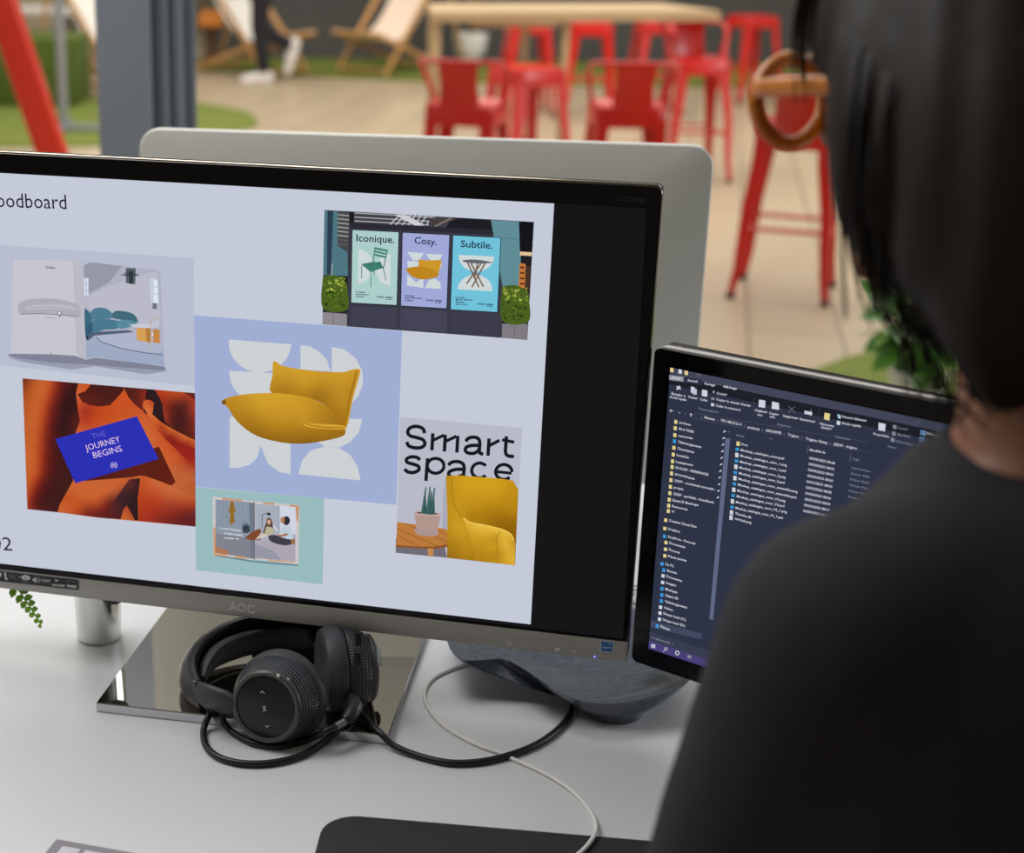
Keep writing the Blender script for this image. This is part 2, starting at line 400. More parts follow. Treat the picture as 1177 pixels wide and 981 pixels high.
# ------------------------------------------------------------------ high wooden table
WOOD = mat('pale_wood', (186,158,116), .5, noise=(2.2,(172,144,102),(1,14,14)))
TZ = .93; a = on_z(497,14,TZ); b = on_z(829,13,TZ); dx = (b-a); L = dx.length; dx.normalize(); dy = V((-dx.y,dx.x,0))
t = thing('high_wooden_table', 'high pale wooden table with red bar chairs around it', 'table', (a.x,a.y,0), math.atan2(dx.y,dx.x))
bm = B(); loft(bm, [[V((x,y,z)) for x, y in ((0,0),(L,0),(L,.8),(.2,.8))] for z in (TZ-.052,TZ)]); obj('tabletop', bm, WOOD, t, local=True)
for x in (.045, .79):
    for y in (.06, .72):
        xx = x+(.17 if y > .5 and x < .1 else 0); bm = B(); box(bm, (xx,y,(TZ-.052)/2), (.04,.04,TZ-.052), bev=.004); obj('leg', bm, WOOD, t, local=True)
for y in (.06,.72):
    bm = B(); box(bm, (.5,y,TZ-.07), (.5,.024,.03), bev=.003); obj('apron', bm, WOOD, t, local=True)

# ------------------------------------------------------------------ deck chairs
DWOOD = mat('honey_wood', (206,158,100), .5, noise=(3,(184,136,80),(12,12,2)))
SLING = mat('cream_canvas', (236,214,192), .85, bump=(300,.2)); SLINGW = mat('white_canvas', (228,224,216), .85, bump=(300,.2))
def deck_chair(label, loc, rotz, sling=SLING):
    t = thing('deck_chair', label, 'deck chair', (0,0,0), 0, 'folding deck chairs')
    def bar(bm, p, q, w=.045, h=.028):
        ax = (V(q)-V(p)).normalized(); x = V((1,0,0)) if abs(ax.x) < .9 else V((0,0,1)); z = ax; yv = z.cross(x).normalized()
        box(bm, (0,0,0), (h,w,(V(q)-V(p)).length), frame((V(p)+V(q))/2, x, yv, z), bev=.005)
    for sx in (-1,1):
        bm = B(); bar(bm, (sx*.29,-.36,.0), (sx*.29,.58,1.12)); obj('back_rail', bm, DWOOD, t, local=True)
        bm = B(); bar(bm, (sx*.255,-.47,.37), (sx*.255,.60,.0)); obj('seat_rail', bm, DWOOD, t, local=True)
        bm = B(); bar(bm, (sx*.325,.42,.86), (sx*.325,.72,.1), .035, .02); obj('prop_strut', bm, DWOOD, t, local=True)
    for (y, z, w) in ((.57,1.1,.58),(-.46,.365,.51),(-.33,.035,.58),(.57,.03,.51)):
        bm = B(); tube(bm, [V((-w/2,y,z)), V((w/2,y,z))], .016, 10); obj('crossbar', bm, DWOOD, t, local=True)
    bm = B(); P = spline([(0,.57,1.118),(0,.36,.74),(0,.16,.46),(0,-.04,.32),(0,-.24,.30),(0,-.46,.383)], 5)
    rings = [[V((-.23,q.y,q.z)), V((0,q.y,q.z-.012)), V((.23,q.y,q.z)), V((.23,q.y,q.z+.005)), V((0,q.y,q.z-.007)), V((-.23,q.y,q.z+.005))] for q in P]
    loft(bm, rings); obj('sling', bm, sling, t, local=True)
    t.location = loc; t.rotation_euler = (0,0,rotz); return t
fl = on_z(391,85); fr = on_z(440,90); w = (fr-fl); ang = math.atan2(w.y, w.x); cpt = (fl+fr)/2; back = V((-math.sin(ang), math.cos(ang),0))
deck_chair('wooden deck chair with cream sling in front of the dark wall', tuple((cpt+back*.36+V((0,0,.022)))), ang)
fl = on_z(300,90,.022); fr = on_z(360,83,.022); w = (fr-fl); ang = math.atan2(w.y, w.x); cpt = (fl+fr)/2; back = V((-math.sin(ang), math.cos(ang),0))
deck_chair('wooden deck chair with white sling behind the walking person', tuple(cpt+back*.36), ang, SLINGW)
cpt = on_z(176,112); ang = math.radians(52); back = V((-math.sin(ang), math.cos(ang),0))
deck_chair('wooden deck chair with white sling beside the blue grey column', tuple(cpt+back*.36), ang, SLINGW)

# ------------------------------------------------------------------ planters at the wall
WP = mat('white_planter', (222,218,212), .5)
a = on_z(540,79); t = thing('potted_tree', 'slim tree in a white tub seen under the table', 'potted plant', (a.x,a.y,.022)); M = Matrix.Translation((a.x,a.y,.022))
bm = B(); lathe(bm, [(.09,0),(.1,.02),(.09,.1),(.14,.12),(.17,.3),(.165,.31),(.15,.29),(.02,.28)], M, 28); obj('pot', bm, WP, t)
bm = B(); tube(bm, spline([(a.x,a.y,.28),(a.x+.01,a.y,.7),(a.x-.02,a.y,1.2),(a.x,a.y,1.6)],5), [.024]*10+[.02]*6, 10); obj('trunk', bm, mat('bark',(128,100,62),.8), t)
LEAF = mat('leaf_green', (60,112,40), .5, noise=(8,(86,140,50)))
def leaf(bm, p, d, n, L, W):
    d = V(d).normalized(); s = d.cross(V(n)).normalized(); up = s.cross(d)
    v = [bm.verts.new(V(p)+d*L*a+s*W*b+up*L*c) for a, b, c in ((0,0,0),(.3,.8,.05),(.65,.8,.06),(1,0,-.06),(.65,-.8,.06),(.3,-.8,.05),(.35,0,.0),(.68,0,.01))]
    for f in ((0,1,6),(0,6,5),(1,2,7,6),(5,6,7,4),(2,3,7),(4,7,3)): bm.faces.new([v[i] for i in f])
def bush(bm, c, r, n, L, W):
    for _ in range(n):
        q = V((random.gauss(0,1), random.gauss(0,1), random.gauss(0,1))).normalized()
        p = V(c)+V((q.x*r[0], q.y*r[1], q.z*r[2]))*random.uniform(.3,1); leaf(bm, p, q+V((0,0,random.uniform(-.3,.5))), V((random.uniform(-1,1),random.uniform(-1,1),1)), L*random.uniform(.7,1.3), W)
bm = B(); bush(bm, (a.x,a.y,1.9), (.35,.35,.45), 220, .13, .03); obj('foliage', bm, LEAF, t)
a = on_z(243,73); t = thing('wooden_pedestal', 'wooden post pedestal carrying an orange planter', 'pedestal', (a.x,a.y,.0))
bm = B(); box(bm, (a.x,a.y,.17), (.12,.12,.3), bev=.01); obj('post', bm, mat('dark_wood',(112,82,58),.6,noise=(4,(92,66,46),(10,10,1))), t)
bm = B(); box(bm, (a.x,a.y,.013), (.24,.24,.024), bev=.005); obj('base', bm, mat('dark_wood'), t)
bm = B(); box(bm, (a.x,a.y,.335), (.3,.26,.03), bev=.005); obj('plate', bm, mat('dark_wood'), t)
t = thing('orange_planter', 'orange planter with a small plant on the wooden pedestal', 'planter', (a.x,a.y,.35))
bm = B(); loft(bm, [[V((a.x+x,a.y+y,.35+z)) for x, y in rrect(w,w*.8,.03)] for w, z in ((.22,0),(.25,.02),(.19,.16),(.17,.16),(.16,.12))]); obj('pot', bm, mat('orange_glaze',(214,128,30),.4), t)
bm = B(); bush(bm, (a.x,a.y,.68), (.12,.12,.14), 70, .09, .028); obj('foliage', bm, mat('grey_leaf',(128,126,96),.6), t)
# small leafy plant on the right grass rug
a = on_z(1050,470,.02); t = thing('leafy_plant', 'small bright green leafy plant on the grass rug behind the smaller monitor', 'potted plant', (a.x,a.y,.02))
bm = B(); lathe(bm, [(.06,0),(.07,.01),(.085,.12),(.08,.125),(.07,.11),(.01,.11)], Matrix.Translation((a.x,a.y,.02)), 24); obj('pot', bm, WP, t)
bm = B(); bush(bm, (a.x,a.y,.3), (.13,.13,.14), 120, .1, .034); obj('foliage', bm, mat('bright_leaf',(92,150,40),.3,noise=(6,(70,130,34))), t)
bm = B()
for k in range(7): q = V((math.cos(k),math.sin(k),0)); tube(bm, spline([V((a.x,a.y,.12)), V((a.x,a.y,.2))+q*.03, V((a.x,a.y,.32))+q*.09],4), .003, 6)
obj('stem', bm, LEAF, t)

# ================================================================== desks
DZ = .78
DTOP = mat('white_desk_laminate', (213,215,217), .42, bump=(400,.03)); STEEL = mat('white_steel', (205,205,205), .4)
def desk(label, x0, x1, y0, y1):
    t = thing('desk', label, 'desk', ((x0+x1)/2,(y0+y1)/2,0), 0)
    bm = B(); box(bm, ((x0+x1)/2,(y0+y1)/2,DZ-.0125), (x1-x0,y1-y0,.025), bev=.002); obj('desktop', bm, DTOP, t)
    for x in (x0+.06,x1-.06):
        for y in (y0+.06,y1-.06):
            bm = B(); box(bm, (x,y,(DZ-.025)/2), (.05,.05,DZ-.025), bev=.004); obj('leg', bm, STEEL, t)
    bm = B(); box(bm, ((x0+x1)/2,y1-.06,DZ-.055), (x1-x0-.16,.03,.06)); obj('frame_rail', bm, STEEL, t)
desk('white desk in front carrying the monitors and headphones', -1.1, 1.25, .90, 1.50)
desk('white desk facing it behind the monitors, carrying the silver computer', -1.1, .8, 1.505, 2.03)

# ================================================================== large monitor
def plane(P, yaw, tilt):
    u = V((math.cos(yaw), math.sin(yaw), 0)); b = V((-math.sin(yaw), math.cos(yaw), 0)); v = V((0,0,1))*math.cos(tilt)+b*math.sin(tilt)
    return Screen(P, u, v)
BLK = mat('gloss_black_plastic', (14,13,14), .18, spec=.4); BLKM = mat('matt_black_plastic', (20,20,21), .5); GLASS = mat('black_screen_glass', (9,9,10), .22, spec=.22)
CHIN = mat('brushed_grey_metal', (172,170,164), .45, .2, noise=(60,(164,162,157),(1,1,30)))
MON = plane((.164345,1.217126,1.233121), -.240172, .019838)
Mm = frame(MON.P, MON.u, MON.v.cross(MON.u), MON.v)
bc = V((-.075,1.295,DZ))
mon = thing('computer_monitor', 'large black monitor showing the moodboard slide, on a mirrored stand plate', 'monitor', tuple(bc), -.2)
X0, X1, Z0, Z1 = -.574, .083, -.3855, .0175
bm = B(); prism(bm, Mm, rrect(X1-X0, Z1-Z0, .006, (X0+X1)/2, (Z0+Z1)/2), .0006, .02, .003); obj('housing', bm, BLK, mon)
bm = B(); prism(bm, Mm, rrect(X1-X0-.06, Z1-Z0-.06, .05, (X0+X1)/2, (Z0+Z1)/2), .018, .042, .02); obj('back_shell', bm, BLKM, mon)
bm = B(); prism(bm, Mm, rrect(X1-X0-.004, Z1+.366-.002, .004, (X0+X1)/2, (Z1-.366)/2), .0, .002)
scr = obj('screen', bm, GLASS, mon, smooth=False)
bm = B(); prism(bm, Mm, rrect(X1-X0-.0005, .0185, .002, (X0+X1)/2, -.3753), -.0012, .006, .001); chin = obj('chin_strip', bm, CHIN, mon)
bm = B(); tube(bm, [Mm @ V((X0+.004,.004,Z1-.0006)), Mm @ V((X1-.004,.004,Z1-.0006))], .0016, 8); obj('top_trim', bm, mat('polished_trim',(150,140,126),.15,1), mon)
# stand: neck and mirrored plate
PU = V((math.cos(-.2), math.sin(-.2), 0)); PV = V((-PU.y, PU.x, 0))
fl = on_z(110,808,DZ+.009); Mp = frame((fl.x,fl.y,DZ), PU, PV, (0,0,1))
bm = B(); box(bm, (.13,.115,.0045), (.26,.23,.009), Mp, bev=.0008, seg=1)
plate = obj('stand_base', bm, [mat('mirror_black_glass',(212,206,195),.03,1), mat('chrome',(205,205,208),.12,1)], mon, smooth=False)
for f in plate.data.polygons: f.material_index = 0 if f.normal.z > .9 else 1
nk = at(343,700,1.43)
bm = B(); box(bm, (nk.x,nk.y+.01,DZ+.14), (.088,.028,.262), frame((0,0,0),(1,0,0),(0,1,0),(0,0,1)), bev=.005); obj('stand_neck', bm, BLKM, mon)
bm = B(); hz = V((nk.x,nk.y,1.03)); box(bm, (0,-.012,0), (.1,.05,.1), frame(hz, MON.u, MON.v.cross(MON.u), MON.v), bev=.006); obj('hinge_block', bm, BLKM, mon)

# ---- what the screen shows
BK = (24,26,34)
f = Flat(MON); f.poly([(-60,194),(743,240),(716,734.5),(-60,642.5)], (22,22,23), .6); f.done('display_area', scr)
f = Flat(MON); f.poly([(-60,195.6),(637,234),(610,718),(-60,641)], (197,202,217), 1); f.done('slide_page', scr)
f = Flat(MON); f.text('Moodboard', (-19,237.5), (76.8,240.5), 17.5, BK, 0, 2); f.done('slide_title', scr)
f = Flat(MON); f.text('02', (-9,631.5), (14.5,633.5), 16, BK, 0, 2); f.done('page_number', scr)
# catalogue of sofas, upper left
f = Flat(MON, 0, 280, 5.117)
f.poly([(-160,-2),(1140,86),(1145,840),(-160,700)], (184,190,208), 1.3)
f.poly([(40,672),(500,690),(990,750),(860,770),(560,722),(420,742),(150,700)], (150,155,176), 1.8)
f.poly([(45,655),(70,648),(440,655),(505,684),(560,672),(965,722),(980,740),(960,748),(520,712),(300,700),(60,668)], (128,130,150), 2)
f.poly([(78,94),(430,102),(470,108),(492,122),(507,683),(440,660),(280,650),(66,648)], (198,197,208), 2.3)
f.poly([(430,102),(470,108),(492,122),(507,683),(470,668),(450,650)], (186,185,197), 2.6)
f.text('Sofas', (270,146), (324,149), 16, (90,92,104), .02)
f.curve([(108,385),(120,345),(200,325),(320,325),(440,350),(470,378),(474,418),(455,430),(330,414),(200,410),(125,414),(108,400)], (174,172,182))
f.curve([(150,370),(290,355),(425,372),(432,392),(300,385),(160,388)], (188,187,196)); f.line([(165,380),(300,372),(425,388)], 3, (160,158,168))
f.line([(120,415),(240,412),(370,420),(460,432)], 4, (110,112,124)); f.line([(272,436),(322,438)], 3, (140,140,150))
f.ell(351,410,12,14,(90,90,98)); f.ell(351,409,8,10,(225,225,230)); f.line([(351,420),(352,434)], 5, (80,80,90)); f.ell(300,645,4,3,(100,100,110))
f.poly([(494,128),(530,110),(560,112),(920,155),(945,170),(970,725),(560,668),(507,680)], (176,177,192), 3.4)
f.poly([(494,128),(530,110),(640,122),(720,132),(640,230),(497,310)], (150,152,168)); f.poly([(640,250),(925,160),(948,470),(700,470),(520,380),(500,320)], (186,186,200))
f.poly([(507,560),(700,520),(960,620),(970,725),(560,668),(507,676)], (158,170,194))
f.curve([(565,548),(620,525),(790,520),(935,585),(940,640),(800,630),(650,596)], (174,180,202)); f.line([(566,552),(600,580),(720,618),(850,642),(958,654)], 4, (70,80,104))
f.poly([(742,143),(800,145),(797,240),(742,232)], (86,98,104))
for k in range(11): f.line([(770,190),(712+k*11,150+abs(k-5)*7)], 4, (52,64,62))
f.rect(762,165,785,236,(44,54,60)); f.poly([(496,205),(523,200),(523,305),(498,308)], (214,222,238)); f.line([(497,240),(523,236)], 3, (150,160,176)); f.line([(497,274),(523,270)], 3, (150,160,176)); f.line([(509,203),(510,306)], 3, (150,160,176))
f.poly([(884,200),(930,208),(934,355),(886,345)], (196,204,220)); f.poly([(905,212),(930,214),(933,350),(908,345)], (220,228,242)); f.line([(906,252),(931,256)], 3, (150,160,176)); f.line([(906,292),(932,298)], 3, (150,160,176)); f.rect(900,350,926,383,(110,118,132))
f.poly([(505,548),(530,520),(760,508),(790,520),(560,540),(520,570)], (84,96,118))
f.curve([(500,400),(505,382),(540,420),(545,500),(540,520),(508,545)], (60,104,126)); f.curve([(535,405),(560,380),(610,376),(650,395),(668,436),(600,442),(545,446)], (78,124,144))
f.curve([(662,412),(690,394),(760,402),(800,425),(812,465),(740,450),(672,440)], (66,106,122)); f.curve([(543,452),(600,442),(680,448),(698,470),(690,500),(620,506),(550,522)], (74,120,142)); f.curve([(690,452),(760,448),(800,462),(790,480),(730,500),(698,492)], (88,136,156)); f.curve([(505,490),(545,470),(545,520),(530,530),(508,545)], (52,92,114)); f.poly([(508,545),(524,540),(522,565),(513,566)], (40,64,82))
f.curve([(760,475),(860,470),(925,480),(890,496),(800,490)], (196,202,216)); f.poly([(806,494),(888,496),(890,582),(808,566)], (212,158,84)); f.poly([(860,494),(890,497),(890,582),(866,576)], (178,124,60)); f.poly([(905,500),(942,505),(945,585),(905,580)], (196,134,66))
f.line([(888,445),(897,440),(935,443)], 5, (190,170,160)); f.line([(892,445),(895,612)], 7, (190,178,168)); f.poly([(902,450),(940,456),(940,495),(904,490)], (190,194,208)); f.ell(902,532,4,7,(240,240,245))
f.done('catalogue_photo', scr)
# blue card on orange cloth
f = Flat(MON)
sm = []
for x, y in ((63,440),(59,455),(54,472),(50.5,490),(48.5,508),(47.5,526),(46.5,543),(41,555),(36,566),(32,577)):
    for dx, c in ((-24,(186,88,38)),(-14,(194,98,46)),(-6,(196,92,42)),(0,(166,54,28)),(5,(110,33,26)),(12,(88,28,26)),(19,(50,25,27) if 446 < y < 500 else (66,28,26)),(30,(58,26,27) if y < 500 else (66,29,28))):
        if 24 < x+dx < 92: sm.append((x+dx, y, c))
sm += [(27,437,(110,46,24)), (84,450,(58,24,24)), (82,462,(50,24,25)), (88,464,(64,26,24)), (80,470,(44,24,26)), (86,476,(74,29,25)), (86,490,(92,36,26)), (34,562,(170,74,38)), (30,545,(190,92,46))]
f.grad([(26,435),(224,452),(225,605.5),(31.5,585.5)], sm, 3.2, 1.5)
f.grad([(90,441),(106,442),(143,446),(168,448),(165,474),(224,512),(225,605.5),(110,595),(66.5,589),(69,580),(76,573),(82,565),(84,553),(86,520),(87,498),(92,484),(89.5,470),(87.5,452)], [(x,y,c) for (x,y),c in (((93,445),(200,92,44)),((101,446),(200,84,36)),((90,455),(206,96,56)),((92,470),(196,76,40)),((97,472),(140,44,30)),((102,474),(176,56,34)),((96,485),(184,60,38)),((110,478),(192,72,32)),((125,475),(194,78,32)),((140,465),(198,82,34)),((142,453),(204,84,36)),((150,475),(198,84,38)),((160,488),(204,100,50)),((170,505),(208,106,56)),((178,514),(200,92,42)),((190,530),(198,96,50)),((200,545),(192,98,54)),((220,545),(188,98,56)),((215,562),(184,92,48)),((90,495),(200,98,52)),((190,515),(204,90,44)),((205,525),(196,84,40)),((222,530),(150,40,30)),((215,517),(146,34,28)))], 3.2, 1.75)
f.grad([(104.6,442),(142,445.5),(142.4,448.7),(135,457),(126.5,466),(113.5,467.5),(104,466),(95,462.5),(89,453),(98,450)], [(110,445,(70,28,26)),(125,452,(74,30,28)),(100,458,(92,34,22)),(115,463,(84,32,26)),(139,449,(76,30,26))], 4)
f.grad([(142.4,446),(169,448),(166,460),(164,466),(165,473),(155,465),(148,457)], [(146,450,(80,32,26)),(160,452,(96,34,28)),(166,456,(150,44,34)),(158,466,(92,32,26))], 4)
f.grad([(178,448),(213,451),(224.4,460),(224.4,507),(205,498),(190,485),(187,472)], [(183,453,(170,54,30)),(200,452,(196,82,38)),(212,453,(176,66,36)),(192,470,(118,38,28)),(200,465,(104,37,29)),(208,470,(78,30,29)),(214,465,(88,34,30)),(205,477,(74,30,28)),(213,482,(72,32,32)),(198,478,(84,30,28)),(221,470,(170,60,40)),(221,490,(120,40,38)),(200,490,(74,30,26)),(216,497,(84,34,26)),(188,479,(186,66,40))], 4)
f.poly([(211,451),(224.3,452.4),(224.4,460)], (106,38,24)); f.poly([(168,447.5),(178,448.2),(184,458),(187,466),(187.5,474),(184,481),(179,478),(175,474),(176.5,463),(172,457)], (46,30,32))
f.grad([(164,466),(165.5,461),(169,459.6),(173,460),(177,463),(176,472),(175,476),(185,485),(200,494),(215,502),(224.4,506),(224.5,516),(212,511),(200,506),(190,498),(180,489),(170,477)], [(168,464,(204,98,46)),(175,464,(190,72,36)),(172,473,(210,112,60)),(180,484,(206,102,48)),(195,493,(204,104,50)),(212,503,(206,108,54)),(223,508,(200,98,46)),(186,494,(150,48,28)),(200,503,(150,44,28)),(216,511,(150,38,28))], 2.5)
f.grad([(178,490),(190,498),(206,508),(224.5,517),(224.5,538),(212,526),(200,514),(188,503)], [(185,497,(176,60,34)),(195,506,(130,36,26)),(208,514,(150,38,28)),(220,524,(146,34,28)),(222,535,(170,56,34))], 3)
f.grad([(178,515),(183,513.5),(202,554),(197.5,558.5),(178,551),(162.6,547),(149,549),(120,565),(110,571),(102,572),(101,566),(96,553),(130,530)], [(105,565,(72,28,28)),(130,552,(84,30,26)),(160,540,(94,34,26)),(185,540,(90,32,24)),(195,553,(104,34,22))], 5)
f.grad([(84,553),(88,557),(96,553),(101,566),(102,572),(110,571),(120,565),(149,549),(162,546.6),(150,552),(135,570),(128,581),(126,596.5),(66.5,589),(69,580),(76,573),(82,565)], [(78,574,(192,80,34)),(88,562,(196,100,52)),(94,574,(194,92,42)),(110,576,(194,92,44)),(125,566,(200,100,50)),(142,554,(196,92,46)),(100,589,(124,42,30)),(115,590,(104,34,30)),(120,580,(150,52,30)),(127,577,(90,36,34)),(75,587,(198,98,50)),(90,586,(186,76,34))], 3)
f.grad([(161,549),(166,546.8),(176,550.5),(197.5,558.5),(224.8,574),(225,605.5),(160,598.6),(158.5,572)], [(164,553,(192,82,38)),(175,556,(200,98,54)),(195,566,(196,102,58)),(215,573,(188,94,52)),(165,575,(178,64,30)),(180,576,(180,62,32)),(165,592,(172,54,32)),(185,594,(140,46,34)),(200,586,(146,48,34)),(215,581,(164,58,34)),(221,590,(104,38,38)),(210,600,(100,34,32)),(190,601,(120,40,32)),(222,578,(176,70,40))], 3.2)
f.grad([(149,551),(161.5,549.5),(160,562),(158.5,572),(159.5,598.6),(155,598),(150,588),(145.5,581),(143,585),(140,597),(126,596),(128,581),(135,570)], [(150,555,(100,42,40)),(158,553,(60,32,34)),(155,570,(50,30,34)),(140,575,(56,34,38)),(132,585,(92,36,36)),(156,592,(50,28,30))], 3)
f.grad([(139,597),(142,586),(145.8,581),(150,588),(155,598.4)], [(145,584,(170,70,40)),(145,595,(202,104,48)),(152,596,(176,74,38))], 3)
f.crop(0,430,3.775)
f.poly([(241,282),(595,183),(690,368),(328,474)], (44,48,178), 6)
f.text('THE', (404,282), (463,268), 24, (110,104,206), -.008, 6.3); f.text('JOURNEY', (376,334), (526,294), 27, (232,208,236), -.004, 6.3); f.text('BEGINS', (410,365), (533,334), 27, (232,208,236), -.004, 6.3)
for a0, a1 in ((110,250),(-70,70)): f.line([(496+13*math.cos(math.radians(a0+(a1-a0)*k/10)), 395+13*math.sin(math.radians(a0+(a1-a0)*k/10))) for k in range(11)], 3, (216,196,236), 6.3)
f.line([(496+6*math.cos(k*PI/6), 395+6*math.sin(k*PI/6)) for k in range(13)], 2.5, (216,196,236), 6.3); f.ell(496,395,2,2.5,(216,196,236),lay=6.3)
f.done('card_photo', scr)
# mustard armchair on lilac
f = Flat(MON, 220, 360, 3.066); CR = (205,209,212); LI = (160,174,212)
f.poly([(10,8),(743,63),(722,676),(15,612)], LI, 2)
f.poly([(133,93)]+[(243-0+110*math.cos(math.radians(a))-1+0, 104+105*math.sin(math.radians(a))) for a in range(176,4,-6)]+[(354,110)], CR, 2.4)
f.poly([(133,203)]+[(243+108*math.cos(math.radians(a)), 212+104*math.sin(math.radians(a))) for a in range(176,4,-6)]+[(352,215)], CR, 2.4)
f.poly([(385,113),(420,118),(452,137),(478,165),(490,205),(385,200)], CR, 2.4); f.poly([(495,119),(540,128),(580,160),(603,205),(605,250),(590,290),(560,325),(495,320)], CR, 2.4)
f.poly([(383,366),(603,374),(590,420),(560,455),(520,474),(470,470),(420,440),(395,410)], CR, 2.4); f.poly([(378,568),(390,520),(420,485),(470,470),(520,475),(560,500),(585,540),(597,590)], CR, 2.4)
f.poly([(135,375),(243,470),(232,510),(205,535),(165,546),(135,545)], CR, 2.4); f.poly([(245,470),(350,400),(349,568),(310,560),(270,530)], CR, 2.4); f.poly([(135,365),(350,380),(350,462),(240,470),(135,400)], CR, 2.4)
MU = (196,146,34)
def smooth(pts, k=4): return [(p.x, p.y) for p in spline([(a, b, 0) for a, b in pts+[pts[0]]], k)[:-1]]
f.grad(smooth([(288,170),(300,172),(330,188),(430,203),(530,208),(570,198),(592,198),(594,215),(570,300),(545,408),(500,398),(480,330),(400,295),(284,282),(286,220)]), [(x,y,c) for x,y,c in ((295,190,(206,158,46)),(420,212,(206,156,44)),(560,212,(202,152,42)),(320,268,(168,120,30)),(450,292,(156,110,26)),(530,310,(188,138,36)),(550,250,(198,148,40)),(400,250,(200,150,40)),(300,240,(192,142,36)),(510,380,(160,112,26)),(570,270,(178,128,32)))], 12, 3.4)
f.grad(smooth([(106,313),(118,302),(160,290),(240,282),(330,284),(420,300),(480,328),(500,352),(520,385),(542,408),(536,432),(480,448),(400,460),(320,456),(230,432),(165,385),(128,332),(112,322)]), [(x,y,c) for x,y,c in ((140,308,(188,138,36)),(240,295,(208,160,46)),(350,306,(206,156,42)),(440,330,(188,138,36)),(495,372,(166,118,28)),(200,385,(168,118,28)),(300,400,(182,132,32)),(300,446,(146,102,22)),(420,452,(140,96,22)),(525,428,(154,108,26)),(400,362,(198,148,38)),(250,340,(200,150,40)),(230,425,(150,104,24)),(450,420,(168,120,28)))], 12, 4.1)
f.curve([(386,372),(396,378),(420,388),(500,392),(542,398),(538,410),(470,408),(415,402),(396,392)], (212,164,52), 4.7, 3); f.line([(390,380),(420,396),(470,402),(536,404)], 3, (146,100,22)); f.line([(584,205),(560,290),(542,392)], 7, (164,118,28)); f.line([(592,208),(568,300),(548,398)], 4, (208,160,50)); f.poly([(106,313),(118,303),(124,318),(114,323)], (120,84,24))
f.done('armchair_picture', scr)
# magazine on teal
f = Flat(MON, 220, 560, 7.356)
f.poly([(36,2),(1125,95),(1110,823),(38,702)], (152,187,190), 2.2)
f.poly([(195,570),(540,625),(905,655),(900,668),(560,640),(500,632),(210,585)], (104,130,138), 2.6)
f.poly([(180,80),(535,120),(900,152),(915,165),(905,655),(540,612),(500,615),(185,570)], (206,196,196), 2.8)
f.poly([(258,90),(430,105),(430,122),(262,108)], (200,150,116)); f.poly([(608,126),(705,135),(702,150),(608,142)], (200,150,116)); f.poly([(835,147),(912,158),(905,300),(890,280),(880,170),(836,162)], (198,146,112)); f.poly([(186,330),(205,350),(206,560),(300,568),(296,588),(190,575)], (206,154,112)); f.poly([(375,580),(465,590),(462,608),(376,598)], (206,154,112)); f.poly([(648,608),(868,628),(866,640),(648,624)], (206,160,122))
f.poly([(205,105),(533,132),(535,608),(205,555)], (138,150,166), 3.6); f.poly([(540,140),(883,170),(880,632),(540,600)], (166,174,188), 3.6)
f.poly([(205,390),(533,440),(535,608),(205,555)], (128,130,142)); f.poly([(205,500),(300,530),(330,575),(205,556)], (170,120,92)); f.poly([(540,445),(880,480),(880,632),(540,600)], (172,166,178)); f.poly([(540,480),(700,540),(760,615),(540,598)], (150,150,166)); f.poly([(750,158),(883,170),(882,400),(752,380)], (208,212,226))
for x in (240,270,300,400,440,480): f.line([(x,110),(x+2,350)], 3, (120,132,148))
for x in (580,620,700,735): f.line([(x,145),(x,430)], 3, (150,158,172))
f.poly([(490,130),(533,134),(535,606),(505,600)], (112,120,134)); f.line([(535,120),(537,612)], 5, (70,74,84))
f.poly([(335,115),(358,118),(378,210),(360,215),(372,298),(350,302),(345,335),(330,300),(322,295),(332,220),(316,208)], (150,112,50)); f.line([(346,120),(348,300)], 4, (110,80,36)); f.line([(295,246),(308,248)], 6, (40,40,46))
for k in range(9): f.poly([(440+k*5,375),(425+k*9,290+abs(k-4)*8-12),(456+k*5,378)], (52,66,74))
f.poly([(435,360),(485,366),(480,388),(440,384)], (70,76,88))
for i, (s_, a_, b_) in enumerate((('Le goût à l\'honneur', (243,348),(425,372)), ('la maison sereine', (280,392),(440,410)), ('et simple  vie', (278,432),(405,440)))): f.text(s_, a_, b_, 14, (225,228,236), .03)
f.line([(600,340),(604,225),(640,222)], 5, (44,46,54)); f.ell(658,224,18,11,(44,46,54),rot=15)
f.curve([(455,425),(500,390),(550,360),(585,350),(595,375),(580,400),(590,440),(500,442)], (128,74,48)); f.curve([(545,440),(590,395),(640,390),(650,410),(590,430)], (206,196,180))
f.curve([(636,300),(645,262),(672,258),(690,300),(695,365),(660,370),(610,385)], (92,70,56)); f.ell(660,292,15,22,(206,160,138)); f.curve([(640,330),(690,340),(700,380),(650,405),(625,380)], (186,176,150)); f.line([(695,320),(735,370)], 12, (214,214,220))
f.ell(808,280,30,38,(48,46,50)); f.ell(775,275,18,28,(180,124,96)); f.curve([(770,330),(810,318),(850,350),(860,440),(800,450),(750,410)], (188,204,214)); f.curve([(700,400),(760,400),(810,385),(820,400),(770,416),(705,412)], (168,112,84))
f.curve([(655,410),(700,400),(800,430),(868,445),(870,470),(800,488),(710,470),(665,445)], (64,62,72)); f.poly([(845,440),(880,430),(880,480),(850,478)], (150,110,64))
f.done('magazine_photo', scr)
